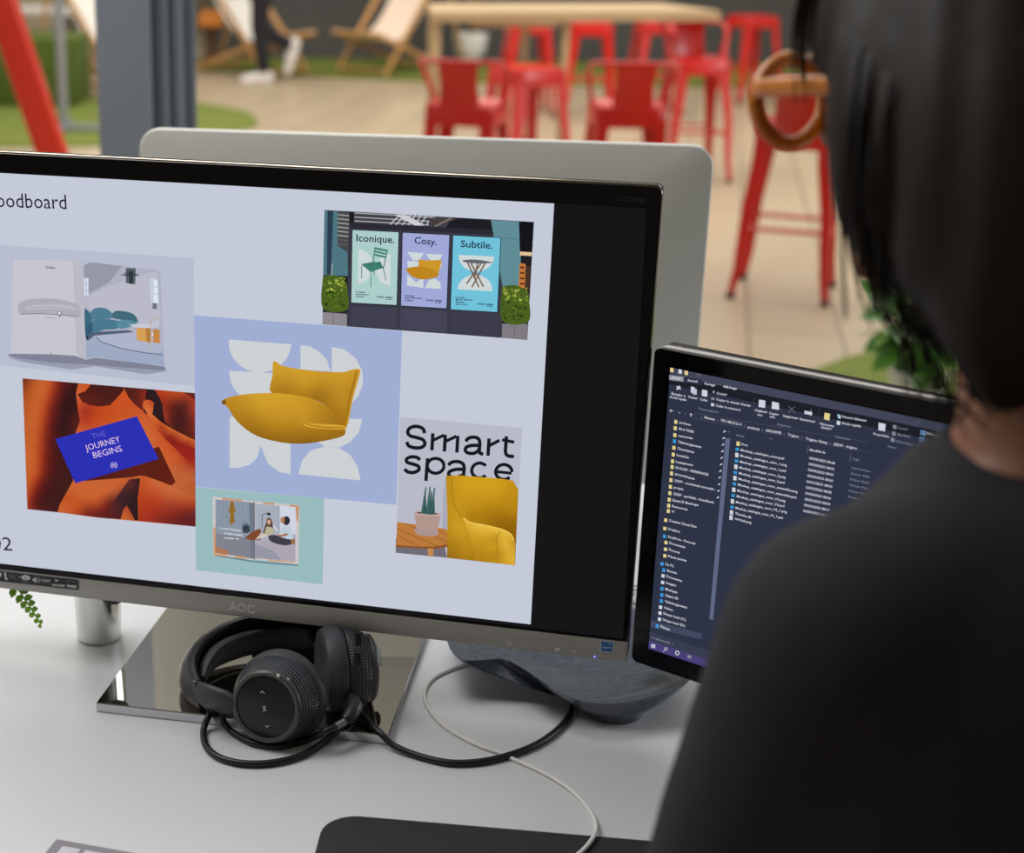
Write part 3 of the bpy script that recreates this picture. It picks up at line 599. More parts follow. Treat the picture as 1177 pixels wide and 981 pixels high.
# street posters photo, upper right
f = Flat(MON, 360, 220, 4.204)
f.poly([(55,90),(1067,148),(1035,718),(45,642)], (30,30,36), 2.3)
f.poly([(55,92),(130,96),(165,160),(168,410),(48,405)], (78,118,128)); f.poly([(70,93),(98,95),(86,404),(66,402)], (44,62,78)); f.line([(92,350),(90,405)], 6, (150,160,166))
f.poly([(118,96),(175,100),(172,300),(118,262)], (70,72,76)); 
for k in range(8): f.line([(118,112+k*20),(174,118+k*20)], 7, (150,148,144) if k < 6 else (90,88,86))
f.poly([(198,98),(670,126),(640,180),(198,160)], (66,66,74))
for y in (104,124,142): f.line([(200,y),(590,y+22)], 5, (168,170,176))
for k in range(7): f.line([(370+k*30,162),(420+k*26,112)], 5, (196,198,204))
for k in range(4): f.line([(400+k*14,112),(500+k*12,164)], 6, (206,208,212))
f.poly([(560,126),(700,130),(600,170),(560,165)], (70,62,64)); f.line([(590,168),(670,128)], 9, (120,112,112))
f.poly([(860,138),(1008,146),(1000,480),(918,470)], (96,140,150)); f.line([(862,220),(1005,232)], 3, (72,110,120)); f.poly([(995,146),(1067,150),(1056,290),(1000,292)], (22,22,26)); f.poly([(1000,290),(1058,294),(1057,312),(1000,308)], (226,196,150))
f.poly([(998,345),(1028,350),(1022,500),(992,490)], (196,120,60)); 
for k in range(5): f.rect(1000,362+k*26,1022,372+k*26,(104,54,28))
f.poly([(1030,360),(1052,362),(1040,520),(1020,510)], (70,50,40))
def shrub(x0, y0, x1, y1, n, seed):
    rd = random.Random(seed)
    f.curve([(x0,y0+6),((x0+x1)/2,y0),(x1-10,y0+30),(x1,y0+70),(x1-4,y1),(x0,y1-8)], (74,96,32))
    L = f.lay
    for k in range(n):
        tt = rd.random(); x = x0+6+rd.random()*(x1-x0-14); y = y0+12+tt*(y1-y0-26); r = rd.uniform(4,9); g = rd.choice(((142,158,60),(120,140,50),(168,180,80),(100,120,40)) if tt < .45 else ((52,74,24),(84,110,32),(40,58,22)))
        f.ell(x, y, r, r*.8, g, lay=L+.1+.02*(k % 8), n=7)
shrub(49,405,168,572,70,1); shrub(914,452,1044,630,80,2)
f.poly([(48,565),(166,578),(166,592),(48,582)], (44,40,44), 9); f.poly([(908,615),(1038,625),(1036,638),(906,630)], (38,32,38), 9); f.poly([(47,582),(165,592),(164,652),(46,642)], (140,136,142), 9); f.line([(100,588),(98,646)], 3, (96,92,98), 9.2); f.poly([(906,638),(1037,640),(1035,718),(905,706)], (128,122,130), 9); f.line([(975,640),(972,712)], 3, (96,92,98), 9.2)
f.poly([(180,150),(930,188),(928,208),(912,700),(905,706),(165,652),(172,180)], (58,58,70), 9.4); f.poly([(180,150),(930,188),(930,212),(178,176)], (44,42,52), 9.6); f.poly([(186,555),(404,564),(402,660),(180,648)], (64,64,80), 9.7); f.poly([(424,566),(648,578),(646,682),(422,664)], (68,68,86), 9.7); f.poly([(664,580),(892,592),(890,702),(662,684)], (60,60,76), 9.7)
f.poly([(188,182),(418,194),(406,552),(182,540)], (30,28,36), 9.8); f.poly([(430,194),(662,208),(648,568),(422,554)], (30,28,36), 9.8); f.poly([(674,208),(910,222),(894,586),(662,572)], (30,28,36), 9.8)
f.poly([(192,186),(414,197),(404,548),(186,536)], (172,206,202), 10.2); f.poly([(434,199),(659,211),(645,564),(426,551)], (160,168,216), 10.2); f.poly([(678,212),(906,225),(890,582),(666,569)], (112,194,218), 10.2)
NV = (32,44,72)
f.text('Iconique.', (210,240), (394,249), 36, NV, .014, 10.6); f.text('Cosy.', (490,250), (598,260), 34, NV, .014, 10.6); f.text('Subtile.', (714,268), (868,277), 35, NV, .014, 10.6)
W1 = (206,216,216)
f.poly([(220,280)]+[(220+72*math.sin(math.radians(a))*1.0, 362-82*math.cos(math.radians(a))) for a in range(8,181,6)]+[(218,444)], W1, 10.6); f.poly([(375,305)]+[(375-70*math.sin(math.radians(a)), 378-76*math.cos(math.radians(a))) for a in range(8,181,6)]+[(374,455)], W1, 10.6)
GC = (62,128,112)
f.poly([(298,268),(362,282),(360,292),(298,278)], GC, 11); f.poly([(296,284),(358,298),(356,306),(296,293)], GC, 11); f.poly([(294,300),(352,312),(350,322),(294,308)], GC, 11); f.line([(300,270),(290,345)], 5, GC, 11); f.line([(361,284),(340,372)], 5, GC, 11)
for k in range(4): f.poly([(236+k*24,350-k*3),(254+k*24,346-k*3),(304+k*12,376-k*2),(280+k*14,386-k*4)], (58,120,104) if k % 2 else GC, 11)
f.poly([(232,350),(300,338),(342,366),(280,390)], (62,124,108), 10.9)
for a_, b_ in (((236,358),(236,420)),((280,388),(280,462)),((340,368),(354,430)),((292,345),(296,400))): f.line([a_, b_], 4, GC, 11.2)
for x0, y0 in ((455,292),(545,300)): f.poly([(x0,y0),(x0+82,y0+5),(x0+60,y0+38),(x0+30,y0+42)], W1, 10.6)
f.poly([(455,335),(520,340),(500,372),(460,372)], W1, 10.6); f.poly([(456,400),(500,440),(535,410),(534,468),(500,460),(455,455)], W1, 10.6); f.poly([(542,466),(560,428),(590,420),(615,440),(620,470)], W1, 10.6); f.poly([(580,320),(618,320),(622,360),(600,400)], W1, 10.6)
f.curve([(514,324),(530,330),(600,332),(620,328),(620,345),(606,392),(580,400),(560,372),(513,366)], (204,150,40), 11, 3); f.curve([(448,374),(470,366),(520,362),(570,372),(606,395),(600,412),(550,424),(500,420),(468,400)], (190,134,30), 11.3, 3)
f.poly([(704,306)]+[(790+86*math.cos(math.radians(a)), 312+74*math.sin(math.radians(a))) for a in range(172,8,-6)]+[(874,314)], W1, 10.6); f.poly([(698,472)]+[(783+84*math.cos(math.radians(a)), 476-74*math.sin(math.radians(a))) for a in range(176,4,-6)]+[(866,482)], W1, 10.6)
f.curve([(722,332),(780,328),(850,338),(866,344),(800,348),(736,342)], (96,100,108), 11, 3)
for a_, b_ in (((748,344),(802,462)),((832,346),(768,462)),((764,346),(824,460)),((812,348),(742,446)),((796,346),(780,420))): f.line([a_, b_], 7, (120,92,76), 11.2)
for x, y, n in ((208,488,3),(446,506,3),(690,514,4)):
    for k in range(n): f.text(('La chaise','Luxembourg','Fermob','Paris')[k] if x < 300 else (('Fauteuil','Bonnet Moutarde','Fatboy','')[k] if x < 600 else ('La table','Bois blanc','Pied métal','Salle à manger')[k]), (x,y+k*11), (x+(44,62,40,58)[k]+(18 if x > 400 and k == 1 else 0),y+k*11+2), 8, NV, .03, 10.7)
for x, y in ((310,512),(548,528),(796,546)): f.text('mon eden', (x,y), (x+76,y+5), 11, NV, .03, 10.7); f.text('design', (x+40,y+10), (x+74,y+12), 5, NV, .02, 10.7)
f.done('poster_photo', scr)
# Smart space picture
f = Flat(MON, 440, 460, 4.67); YE = (208,160,32)
f.poly([(95,90),(748,150),(710,887),(70,820)], (184,186,200), 2.2); f.poly([(70,740),(330,775),(345,846),(70,820)], (112,108,118)); f.poly([(340,400),(350,780),(320,770),(325,520)], (168,168,184))
def ring_(cx, cy, rx, ry, a0, a1, w): f.ribbon([(cx+rx*math.cos(math.radians(a0+(a1-a0)*k/24)), cy+ry*math.sin(math.radians(a0+(a1-a0)*k/24))) for k in range(25)], w, BK, 3.2)
def st(pts, w=19): f.stroke(pts, w, BK, 6, 3.2)
st([(226,178),(214,152),(180,141),(147,149),(134,172),(148,192),(182,201),(216,213),(226,236),(208,254),(172,256),(140,246),(129,224)])
f.line([(269,178),(264,270)], 19, BK, 3.2); f.line([(269,216),(330,188)], 17, BK, 3.2); f.line([(336,186),(331,276)], 19, BK, 3.2); f.line([(336,222),(396,194)], 17, BK, 3.2); f.line([(403,192),(398,282)], 19, BK, 3.2)
st([(446,222),(460,205),(490,199),(514,208),(521,230),(519,262),(522,284),(540,290)]); st([(520,244),(484,243),(452,251),(443,268),(456,283),(486,286),(510,274),(519,258)])
f.line([(571,206),(565,299)], 19, BK, 3.2); f.line([(569,246),(627,216)], 18, BK, 3.2)
st([(664,194),(661,240),(659,278),(670,298),(705,303)]); f.line([(640,213),(706,226)], 17, BK, 3.2)
st([(200,322),(184,308),(152,305),(128,317),(132,334),(160,343),(190,354),(194,374),(168,388),(136,386),(117,370)]); f.line([(241,312),(232,434)], 19, BK, 3.2); ring_(284,353,45,40,0,360,18)
st([(352,350),(370,334),(404,330),(430,342),(437,366),(434,400),(440,412)]); st([(436,372),(396,372),(362,382),(354,398),(366,412),(400,414),(426,402)]); ring_(520,378,42,40,40,322,18); ring_(650,386,44,40,45,360,18); f.line([(608,384),(692,393)], 16, BK, 3.2)
f.poly([(78,655),(180,668),(330,690),(388,722),(398,745),(370,770),(280,790),(72,780)], (186,122,60), 3.4); f.poly([(72,778),(180,786),(280,786),(370,768),(398,742),(398,758),(370,785),(280,800),(72,790)], (140,84,40), 3.5)
for a_, b_ in (((78,690),(300,786)),((78,725),(200,788)),((120,662),(360,768)),((250,680),(392,745))): f.line([a_, b_], 3, (134,82,40))
f.poly([(240,796),(272,796),(270,842),(244,838)], (196,136,84))
f.poly([(170,690),(300,704),(296,722),(270,732),(190,724),(172,708)], (170,148,146)); f.poly([(168,598),(314,612),(290,715),(184,700)], (178,150,142), 4.6); f.poly([(165,594),(316,606),(312,624),(168,614)], (196,168,160), 4.8); f.poly([(180,600),(300,608),(290,614),(190,608)], (60,50,50), 4.9)
for k, (a_, b_) in enumerate((((214,608),(232,462)),((226,610),(228,500)),((238,612),(254,460)),((252,614),(262,486)),((262,614),(278,466)),((272,612),(274,520)))): f.poly([(a_[0]-9,a_[1]),(b_[0]-2,b_[1]),(b_[0]+4,b_[1]+6),(a_[0]+9,a_[1]+1)], (52,86,84) if k % 2 else (66,104,98), 5.2)
f.grad([(340,405),(420,404),(640,422),(700,432),(728,480),(710,887),(345,846),(348,640)], [(x,y,c) for x,y,c in ((352,420,(182,134,26)),(360,520,(190,142,28)),(375,430,(196,148,30)),(450,440,(208,160,32)),(600,480,(206,158,30)),(690,460,(194,144,24)),(500,600,(184,134,22)),(440,560,(194,146,28)),(640,660,(146,100,14)),(560,640,(164,116,18)),(700,600,(178,128,20)),(700,690,(140,96,12)),(470,628,(168,120,18)),(360,640,(192,144,28)),(400,620,(200,152,34)),(380,780,(172,126,24)),(350,840,(150,108,26)),(430,680,(208,162,40)),(450,800,(186,138,28)))], 12, 5.5)
f.grad([(430,630),(470,655),(560,674),(640,694),(690,722),(712,770),(708,886),(500,863),(470,740)], [(x,y,c) for x,y,c in ((445,645,(216,172,50)),(520,668,(230,190,74)),(600,690,(230,188,70)),(500,740,(202,154,36)),(560,720,(214,168,44)),(590,800,(204,156,34)),(520,840,(178,130,28)),(605,740,(186,138,28)),(612,820,(176,128,24)),(625,850,(188,140,28)),(640,725,(226,184,62)),(665,780,(226,186,66)),(650,860,(206,158,38)),(700,770,(196,146,34)),(700,860,(220,178,54)))], 12, 6)
f.stroke([(432,632),(470,656),(560,674),(640,694),(686,718),(704,752)], 7, (236,198,86), 5, 6.4); f.stroke([(618,874),(613,790),(614,735),(634,706)], 5, (176,128,24), 5, 6.5); f.stroke([(372,420),(374,500),(392,580),(430,630)], 6, (172,124,22), 5, 6.4)
f.done('smart_space_picture', scr)
# ---- marks on the monitor body
CH = Screen(MON.P-MON.v.cross(MON.u)*.00125, MON.u, MON.v)
f = Flat(CH); f.text('AOC', (263,701.5), (292.5,705.5), 10, mat('logo_grey',(226,224,218),.4), .03, 1); f.done('logo', chin)
f = Flat(CH); f.poly([(690,736.5),(705.5,738),(704.5,751),(690,749.5)], mat('sticker_white',(196,206,216),.5), 1); f.poly([(691,737.5),(704.6,739),(703.6,750),(691,748.5)], mat('sticker_blue',(24,108,176),.5), 1.6); f.text('energy', (692,745), (703,746), 2.6, mat('sticker_white'), .03, 2); f.line([(699,741),(702,740.5)], .8, mat('sticker_white'), 2); f.done('energy_sticker', chin, 'small blue and white sticker')
f = Flat(CH); ic = mat('icon_grey',(224,222,218),.4)
f.ell(585.3,739.8,2.6,2.2,ic,lay=1); f.ell(585.3,739.8,1.6,1.3,CHIN,lay=1.5); f.line([(605.4,740.8),(602.6,742.3),(605,743.6)], .7, ic, 1); f.line([(621.4,743.4),(623.6,745),(621.2,746.6)], .7, ic, 1); f.ell(640.6,746.6,3.2,2,ic,lay=1); f.line([(658,751),(660.5,747.4),(662,751)], .7, ic, 1); f.done('touch_icons', chin)
f = Flat(CH); f.ell(683.6,755.2,1.7,1.4,(90,90,255),lay=1); f.ell(683.6,755.2,.8,.7,(230,232,255),lay=1.5); f.done('power_light', chin, 'small blue power light')
f = Flat(Screen(MON.P+MON.n*.0002, MON.u, MON.v)); f.text('Q2777PQU', (707,230.5), (743,233.5), 5.6, mat('faint_grey_print',(66,66,70),.5), .0, 1); f.done('model_print', scr)
f = Flat(CH, 0, 640, 10.7); LB = mat('label_black',(18,19,22),.35); LW = mat('label_white',(216,218,222),.5)
f.poly([(-400,130),(960,283),(972,295),(972,408),(955,414),(-400,262)], mat('label_edge',(128,130,134),.4), 1); f.poly([(-400,134),(957,287),(967,297),(967,403),(953,409),(-400,258)], LB, 1.6)
f.ell(-8,222,28,30,LW,lay=2.2); f.ell(-8,222,10,12,LB,lay=2.6); f.poly([(52,192),(74,196),(82,262),(94,268),(92,288),(62,282),(60,262)], LW, 2.2)
for k in range(3): f.line([(108,222+k*20),(166+k*22,230+k*20)], 6, mat('label_grey',(120,122,126),.5), 2.2)
f.line([(235,250),(275,255)], 9, LW, 2.2); f.poly([(272,232),(330,226),(345,240),(372,246),(372,280),(342,286),(325,292),(272,280)], LW, 2.2); f.text('USB', (292,272), (330,276), 20, LB, .03, 2.8); f.line([(270,304),(366,318)], 8, mat('label_grey'), 2.2)
f.poly([(402,276),(420,270),(448,250),(448,326),(420,302),(402,296)], LW, 2.2); f.line([(462,268),(472,292),(462,314)], 7, LW, 2.2); f.line([(482,262),(496,294),(482,322)], 7, LW, 2.2)
f.text('2.0x2', (515,304), (620,310), 28, LW, .03, 2.2); f.line([(518,322),(620,334)], 6, mat('label_grey'), 2.2); f.poly([(678,284),(716,288),(724,296),(700,304),(680,306)], LW, 2.2); f.text('PIP/PBP', (642,362), (804,374), 26, LW, .03, 2.2)
f.poly([(818,296),(945,310),(945,388),(818,376)], mat('label_grey'), 2.2); f.poly([(822,302),(941,315),(941,384),(822,372)], LB, 2.5); f.text('FREE', (832,376), (944,386), 30, LW, .04, 2.8)
f.done('feature_label', chin, 'black label strip with white icons')
bm = B(); q = at(126,691,1.36); ball(bm, Mm @ V((-.386,.014,-.387)), (.011,.011,.006)); obj('control_knob', bm, BLKM, mon)

# ================================================================== smaller monitor with the file window
P2 = EYE+ray(752,399)*1.297; KM = .94
M2S = plane(P2, -.678541, -.004); M2 = frame(M2S.P, M2S.u, M2S.v.cross(M2S.u), M2S.v)
H2 = .3083*KM; W2 = .50
mo2 = thing('computer_monitor', 'smaller black monitor showing a dark file window, angled beside the large one', 'monitor', tuple((M2 @ V((W2/2+.04,.14,0))).xy)+(DZ,), -.6785)
bm = B(); prism(bm, M2, rrect(W2, H2, .006, W2/2, -H2/2), .0, .026, .0014); obj('housing', bm, BLK, mo2)
bm = B(); prism(bm, M2, rrect(W2-.12, H2-.1, .03, W2/2, -H2/2), .024, .05, .015); obj('back_shell', bm, BLKM, mo2)
bm = B(); prism(bm, M2, rrect(W2-.030, H2-.0305, .001, W2/2, -.0135-(H2-.0305)/2), -.0004, .002); sc2 = obj('screen', bm, GLASS, mo2, smooth=False)
bm = B(); box(bm, (W2/2+.06,.075,-.19), (.06,.03,.24), M2, bev=.004); obj('stand_neck', bm, BLKM, mo2)
bm = B(); prism(bm, frame((M2 @ V((W2/2+.06,.06,0))).xy.to_3d()+V((0,0,DZ)), M2S.u, (0,0,1), -M2S.v.cross(M2S.u)), rrect(.2,.15,.03), 0, .012, .003); obj('stand_base', bm, BLKM, mo2)
SD = Screen(P2+M2S.n*.0005, M2S.u, M2S.v)
BG = (46,52,70); TX = (214,216,226); DM = (128,132,146); FO = (224,206,140); BLU = (60,150,214); WHI = (206,210,222)
def lpt(x, z): return M2 @ V((x,0,z))
f = Flat(SD)
xl, xr, zt, zb = .0165, W2-.0165, -.0145, -H2+.0178
def quadl(x0, z0, x1, z1, col, lay):
    vs_ = [f.bm.verts.new(lpt(x, z)+M2S.n*(.0005+lay*.00012)) for x, z in ((x0,z0),(x1,z0),(x1,z1),(x0,z1))]; f.bm.faces.new(vs_).material_index = f.mi(col)
quadl(xl, zt, xr, zb, BG, 1); quadl(xl, zt, xr, zt-.0068, (66,70,88), 1.4); quadl(xl, zt-.0068, xr, zt-.0146, (30,32,42), 1.4); quadl(xl, zb+.0078, xr, zb, (72,64,118), 1.4); quadl(xl, zb+.0165, xr, zb+.0078, (56,60,80), 1.4)
f.crop(740,390,4.527)
f.poly([(133,186),(208,196),(208,222),(133,212)], (146,148,160), 1.9); f.poly([(212,197),(304,210),(303,240),(211,226)], BG, 1.9)
f.crop(0,0,1).poly([(834.1,503.5),(839.4,504.3),(819.9,713),(815.4,712)], (94,104,132), 1.8)
f.crop(740,580,4.906); f.poly([(42,655),(330,728),(325,762),(38,692)], (66,72,94), 1.7)
f.done('file_window', sc2)
f = Flat(SD, 740, 390, 4.527); S = lambda t, a, b, h=13, c=TX: f.text(t, a, b, h, c, .014, 3)
S('Fichier', (148,205), (196,211)); S('Accueil', (228,219), (280,226)); S('Partage', (318,237), (372,245)); S('Affichage', (413,251), (485,263))
S('Épingler à', (145,288), (217,302)); S('Accès rapide', (135,305), (222,322)); S('Copier', (232,305), (282,314)); S('Coller', (293,318), (333,325)); S('Couper', (380,286), (435,294)); S("Copier le chemin d'accès", (378,318), (556,352)); S('Coller le raccourci', (375,350), (503,374)); S('Presse-papiers', (287,366), (390,386), 12, DM)
S('Déplacer', (581,375), (645,385)); S('vers', (590,397), (618,402)); S('Copier', (653,390), (704,398)); S('vers', (655,408), (683,412)); S('Supprimer', (725,403), (804,418)); S('Renommer', (812,420), (894,436)); S('Organiser', (692,447), (768,461), 12, DM)
S('Nouveau', (918,445), (990,458)); S('dossier', (923,463), (980,473)); S('Nouvel élément', (1033,408), (1160,430)); S('Accès rapide', (1030,441), (1130,459)); S('Nouveau', (1000,513), (1072,525), 12, DM)
for t_, a_, b_ in (('Réseau',(317,413),(370,423)),('192.168.212.11',(402,428),(508,450)),('archives',(540,463),(603,475)),('ARCHIVES',(635,480),(717,495)),('Trigano',(750,502),(807,514)),('Trigano Camp',(843,523),(955,545)),('2201P - trigano',(988,552),(1110,574))): S(t_, a_, b_, 14)
for x, y in ((302,406),(386,424),(524,452),(620,472),(732,494),(824,512),(972,542)): f.line([(x-3,y-5),(x+2,y),(x-3,y+5)], 2, DM, 3)
f.line([(1172,538),(266,384),(262,412),(1172,592)], 1.6, (86,90,106), 2.6)
S('Nom', (483,505), (523,511), 12, DM); S('Modifié le', (865,581), (945,596), 12); S('Type', (1085,627), (1123,634), 12, DM)
for x, y0, y1 in ((575,300,395),(722,335,422),(912,352,447)): f.line([(x,y0),(x-6,y1)], 1.6, (74,78,94), 2.6)
f.line([(858,555),(852,590)], 1.6, DM, 2.6); f.line([(1078,594),(1072,640)], 1.6, DM, 2.6); f.line([(655,520),(662,514),(669,521)], 2, DM, 2.6); f.line([(436,484),(442,479),(448,485)], 2, DM, 2.6)
f.line([(156,374),(136,372),(144,364)], 2.4, TX, 2.6); f.line([(136,372),(144,380)], 2.4, TX, 2.6); f.line([(174,381),(192,383),(185,376)], 2.4, DM, 2.6); f.line([(192,383),(184,389)], 2.4, DM, 2.6); f.line([(245,405),(246,386)], 2.6, TX, 2.6); f.line([(238,393),(246,386),(253,396)], 2.6, TX, 2.6); f.line([(212,386),(217,391),(222,388)], 2, DM, 2.6)
rows = [('Pros',(510,553),(541,558)),('Mockup_catalogue_couv.psd',(505,582),(730,627)),('Mockup_catalogue_couv_1.png',(503,612),(745,662)),('Mockup_catalogue_couv_1.psd',(501,643),(740,692)),('Mockup_catalogue_couv_2.png',(498,673),(738,725)),('Mockup_catalogue_couv_2.psd',(496,703),(733,753)),('Mockup_catalogue_couv_ensemble.png',(493,732),(800,800)),('Mockup_catalogue_couv_ensemble.psd',(490,762),(793,830)),('Mockup_catalogue_couv_V3.png',(487,793),(737,848)),('Mockup_catalogue_couv_V3.psd',(484,823),(732,875)),('Mockup_catalogue_couv_V3_1.png',(480,853),(745,905)),('Mockup_catalogue_couv_V3_1.psd',(478,883),(724,936)),('Thumbs.db',(475,911),(560,934)),('vertical.png',(473,938),(560,961))]
for i, (t_, a_, b_) in enumerate(rows):
    S(t_, a_, b_, 13); x, y = a_[0]-18, a_[1]-10; c = FO if i == 0 else (BLU if i % 2 == 1 and i < 12 else WHI)
    h = 8 if c is BLU else 12
    f.poly([(x-8,y-h),(x+9,y-h+3),(x+8,y+h+2),(x-9,y+h-1)], c, 3)
for i in range(10):
    S('03/03/2023 0%d:%d' % (8, (58,55,55,56,55,55,56,55,57,55)[i]), (862-3.5*i,624+30.5*i), (995-3.5*i,652+30.5*i), 13)
nav = [('archives',(185,438),(245,451)),('00-A TRIER',(182,471),(262,489)),('ressources',(180,507),(255,521)),('Téléchargements',(178,539),(300,567)),('Chocolatines',(175,573),(262,594)),('hotte23s',(172,608),(235,622)),('hottephotos',(168,643),(257,661)),('00-SLIDE - REFERENCES',(166,673),(337,711)),('photothèques',(163,706),(265,732)),('2207P - continental eurostyle -',(160,741),(375,789)),('projets',(157,776),(207,787)),('2202P - gorfediis - brandbook',(154,809),(367,856)),('EaseUS Backups',(151,843),(285,869)),('Ressources',(148,874),(228,892)),('V1',(146,902),(160,905))]
for i, (t_, a_, b_) in enumerate(nav):
    S(t_, a_, b_, 13); x, y = a_[0]-17, a_[1]-8; f.poly([(x-8,y-11),(x+8,y-8),(x+7,y+12),(x-9,y+9)], BLU if i == 3 else FO, 3)
for i in range(11): x, y = 420-3.4*i, 480+34.3*i; f.line([(x-6,y+5),(x+5,y-4)], 4, TX, 3); f.line([(x,y-5),(x+6,y+3)], 2.4, TX, 3)
for x, y, c in ((147,160,FO),(190,168,WHI),(222,175,FO)): f.poly([(x-9,y-12),(x+9,y-9),(x+9,y+13),(x-9,y+10)], c, 3)
S('V2', (276,189), (292,192), 11, DM)
f.line([(172,262),(190,245)], 9, WHI, 3); f.line([(172,244),(194,262)], 6, WHI, 3)
f.poly([(246,246),(266,250),(266,282),(246,278)], WHI, 3); f.poly([(256,256),(277,260),(276,290),(256,286)], (186,192,210), 3.3); f.poly([(304,262),(332,267),(331,300),(303,295)], WHI, 3)
f.line([(360,268),(370,280)], 2, TX, 3); f.line([(370,268),(360,280)], 2, TX, 3); f.poly([(352,302),(370,305),(369,317),(351,314)], DM, 3); f.poly([(351,332),(367,335),(366,350),(350,347)], WHI, 3)
f.poly([(600,314),(634,320),(632,358),(598,352)], WHI, 3); f.poly([(668,324),(704,332),(706,368),(666,362)], WHI, 3); f.line([(754,348),(788,384)], 3, (110,114,128), 3); f.line([(788,350),(752,382)], 3, (110,114,128), 3)
f.poly([(838,372),(878,380),(876,396),(836,388)], WHI, 3); f.line([(870,366),(868,402)], 2, WHI, 3); f.poly([(942,382),(970,388),(966,424),(938,416)], FO, 3); f.poly([(1008,390),(1026,396),(1026,414),(1012,412)], (170,206,230), 3); f.poly([(1006,424),(1024,428),(1022,448),(1004,444)], WHI, 3)
f.crop(740,580,4.906)
for i, (t_, a_, b_) in enumerate([('Creative Cloud Files',(143,96),(298,133)),('Dropbox',(138,143),(205,160)),('OneDrive - Personal',(136,187),(290,227)),('Documents',(145,222),(235,248)),('Pictures',(142,260),(203,278)),('Pièces jointes',(138,297),(242,323)),('Ce PC',(122,342),(170,355)),('Bureau',(132,378),(187,393)),('Documents',(128,410),(217,438)),('Images',(126,447),(182,463)),('Musique',(122,482),(190,502)),('Objets 3D',(121,518),(195,538)),('Téléchargements',(118,552),(245,588)),('Vidéos',(114,587),(165,602)),('Disque local (C:)',(111,620),(237,657)),('Disque local (D:)',(108,655),(233,691)),('Réseau',(95,693),(147,712)),('14 élément(s)  1',(48,757),(164,792))]):
    S(t_, a_, b_, 14, TX if i < 17 else DM)
    if i < 17:
        x, y = a_[0]-18, a_[1]-7; c = (FO,FO,BLU,FO,FO,FO,BLU,BLU,WHI,WHI,BLU,BLU,BLU,WHI,WHI,WHI,BLU)[i]; f.poly([(x-9,y-11),(x+9,y-8),(x+8,y+11),(x-10,y+8)], c, 3)
f.poly([(44,786),(66,792),(64,812),(42,806)], WHI, 3); f.line([(55,788),(53,812)], 1.6, (66,58,112), 3.3); f.line([(42,797),(66,803)], 1.6, (66,58,112), 3.3)
f.ell(126,815,9,9,WHI,lay=3); f.ell(126,815,6,6,(66,58,112),lay=3.3); f.line([(120,822),(110,830)], 3, WHI, 3); f.ell(190,838,12,13,WHI,lay=3); f.ell(190,838,7,8,(66,58,112),lay=3.3); f.poly([(248,848),(270,854),(268,872),(246,866)], DM, 3)
f.crop(940,430,4.966)
S('Propriétés', (318,346), (408,364)); S('Ouvrir', (458,313), (515,322), 13, DM); S('Modifier', (455,350), (530,364), 13, DM); S('Historique', (445,388), (545,408), 13, DM); S('Sélectionner tout', (620,342), (785,374)); S('Aucun', (615,382), (675,393)); S('Inverser la sélection', (612,420), (795,456)); S('Ouvrir', (400,418), (450,428), 12, DM); S('Sélectionner', (625,462), (712,480), 12, DM)
f.poly([(348,277),(388,286),(384,328),(346,320)], WHI, 3)
for x, y in ((440,302),(435,340),(428,376)): f.poly([(x-10,y-13),(x+11,y-9),(x+10,y+14),(x-11,y+10)], DM, 3)
for x, y in ((602,335),(596,373),(592,410)): f.poly([(x-15,y-15),(x+14,y-10),(x+13,y+16),(x-15,y+11)], (120,170,226), 3); f.line([(x,y-14),(x-1,y+14)], 4, BG, 3.3); f.line([(x-15,y-2),(x+14,y+3)], 4, BG, 3.3)
for i in range(6): S(('Dossier de fichiers','Fichier PSD','Fichier PNG','Fichier PSD','Fichier PNG','Fichier PSD')[i], (194-4*i,540+33*i), (300-4*i,562+33*i), 12, DM)
f.done('window_writing', sc2)

# ================================================================== silver computer seen from behind
IM = plane(EYE+ray(822,168)*1.71726, -.14368, .037837); Mi = frame(IM.P, IM.u, IM.v.cross(IM.u), IM.v)
SIL = mat('satin_aluminium', (206,207,200), .42, .1)
t = thing('desktop_computer', 'silver desktop computer seen from behind, on the far desk', 'computer', tuple((Mi @ V((-.325,.02,0))).xy)+(DZ,), -.14368)
bm = B(); W3, H3 = .652, .395
rings = []
for y, i, r in ((.012,0,.024),(.0005,0,.024),(-.0008,.0004,.024),(-.0016,.0018,.024),(-.008,.07,.06),(-.018,.16,.03)):
    rings.append([Mi @ V((x,y,z)) for x, z in rrect(W3-2*i, H3-2*i, min(r,(H3-2*i)/2-.001), -W3/2, -H3/2, n=8)])
loft(bm, rings); obj('back_shell', bm, SIL, t, angle=60)
bm = B(); prism(bm, Mi, rrect(W3-.006, H3-.006, .022, -W3/2, -H3/2), .0121, .0135); obj('display', bm, GLASS, t)
bm = B(); c = Mi @ V((-W3/2,-.02,-.33)); b0 = c.xy.to_3d()+V((0,0,DZ))
loft(bm, [[p+V((sx*.08,sy,0)) for sx, sy in ((-1,-.004),(1,-.004),(1,.004),(-1,.004))] for p in (c+V((0,-.01,.12)), c+V((0,-.045,.02)), b0+V((0,-.06,.012)))]); obj('stand_arm', bm, SIL, t)
bm = B(); box(bm, (b0.x,b0.y+.01,DZ+.005), (.2,.17,.01), bev=.003); obj('stand_foot', bm, SIL, t)

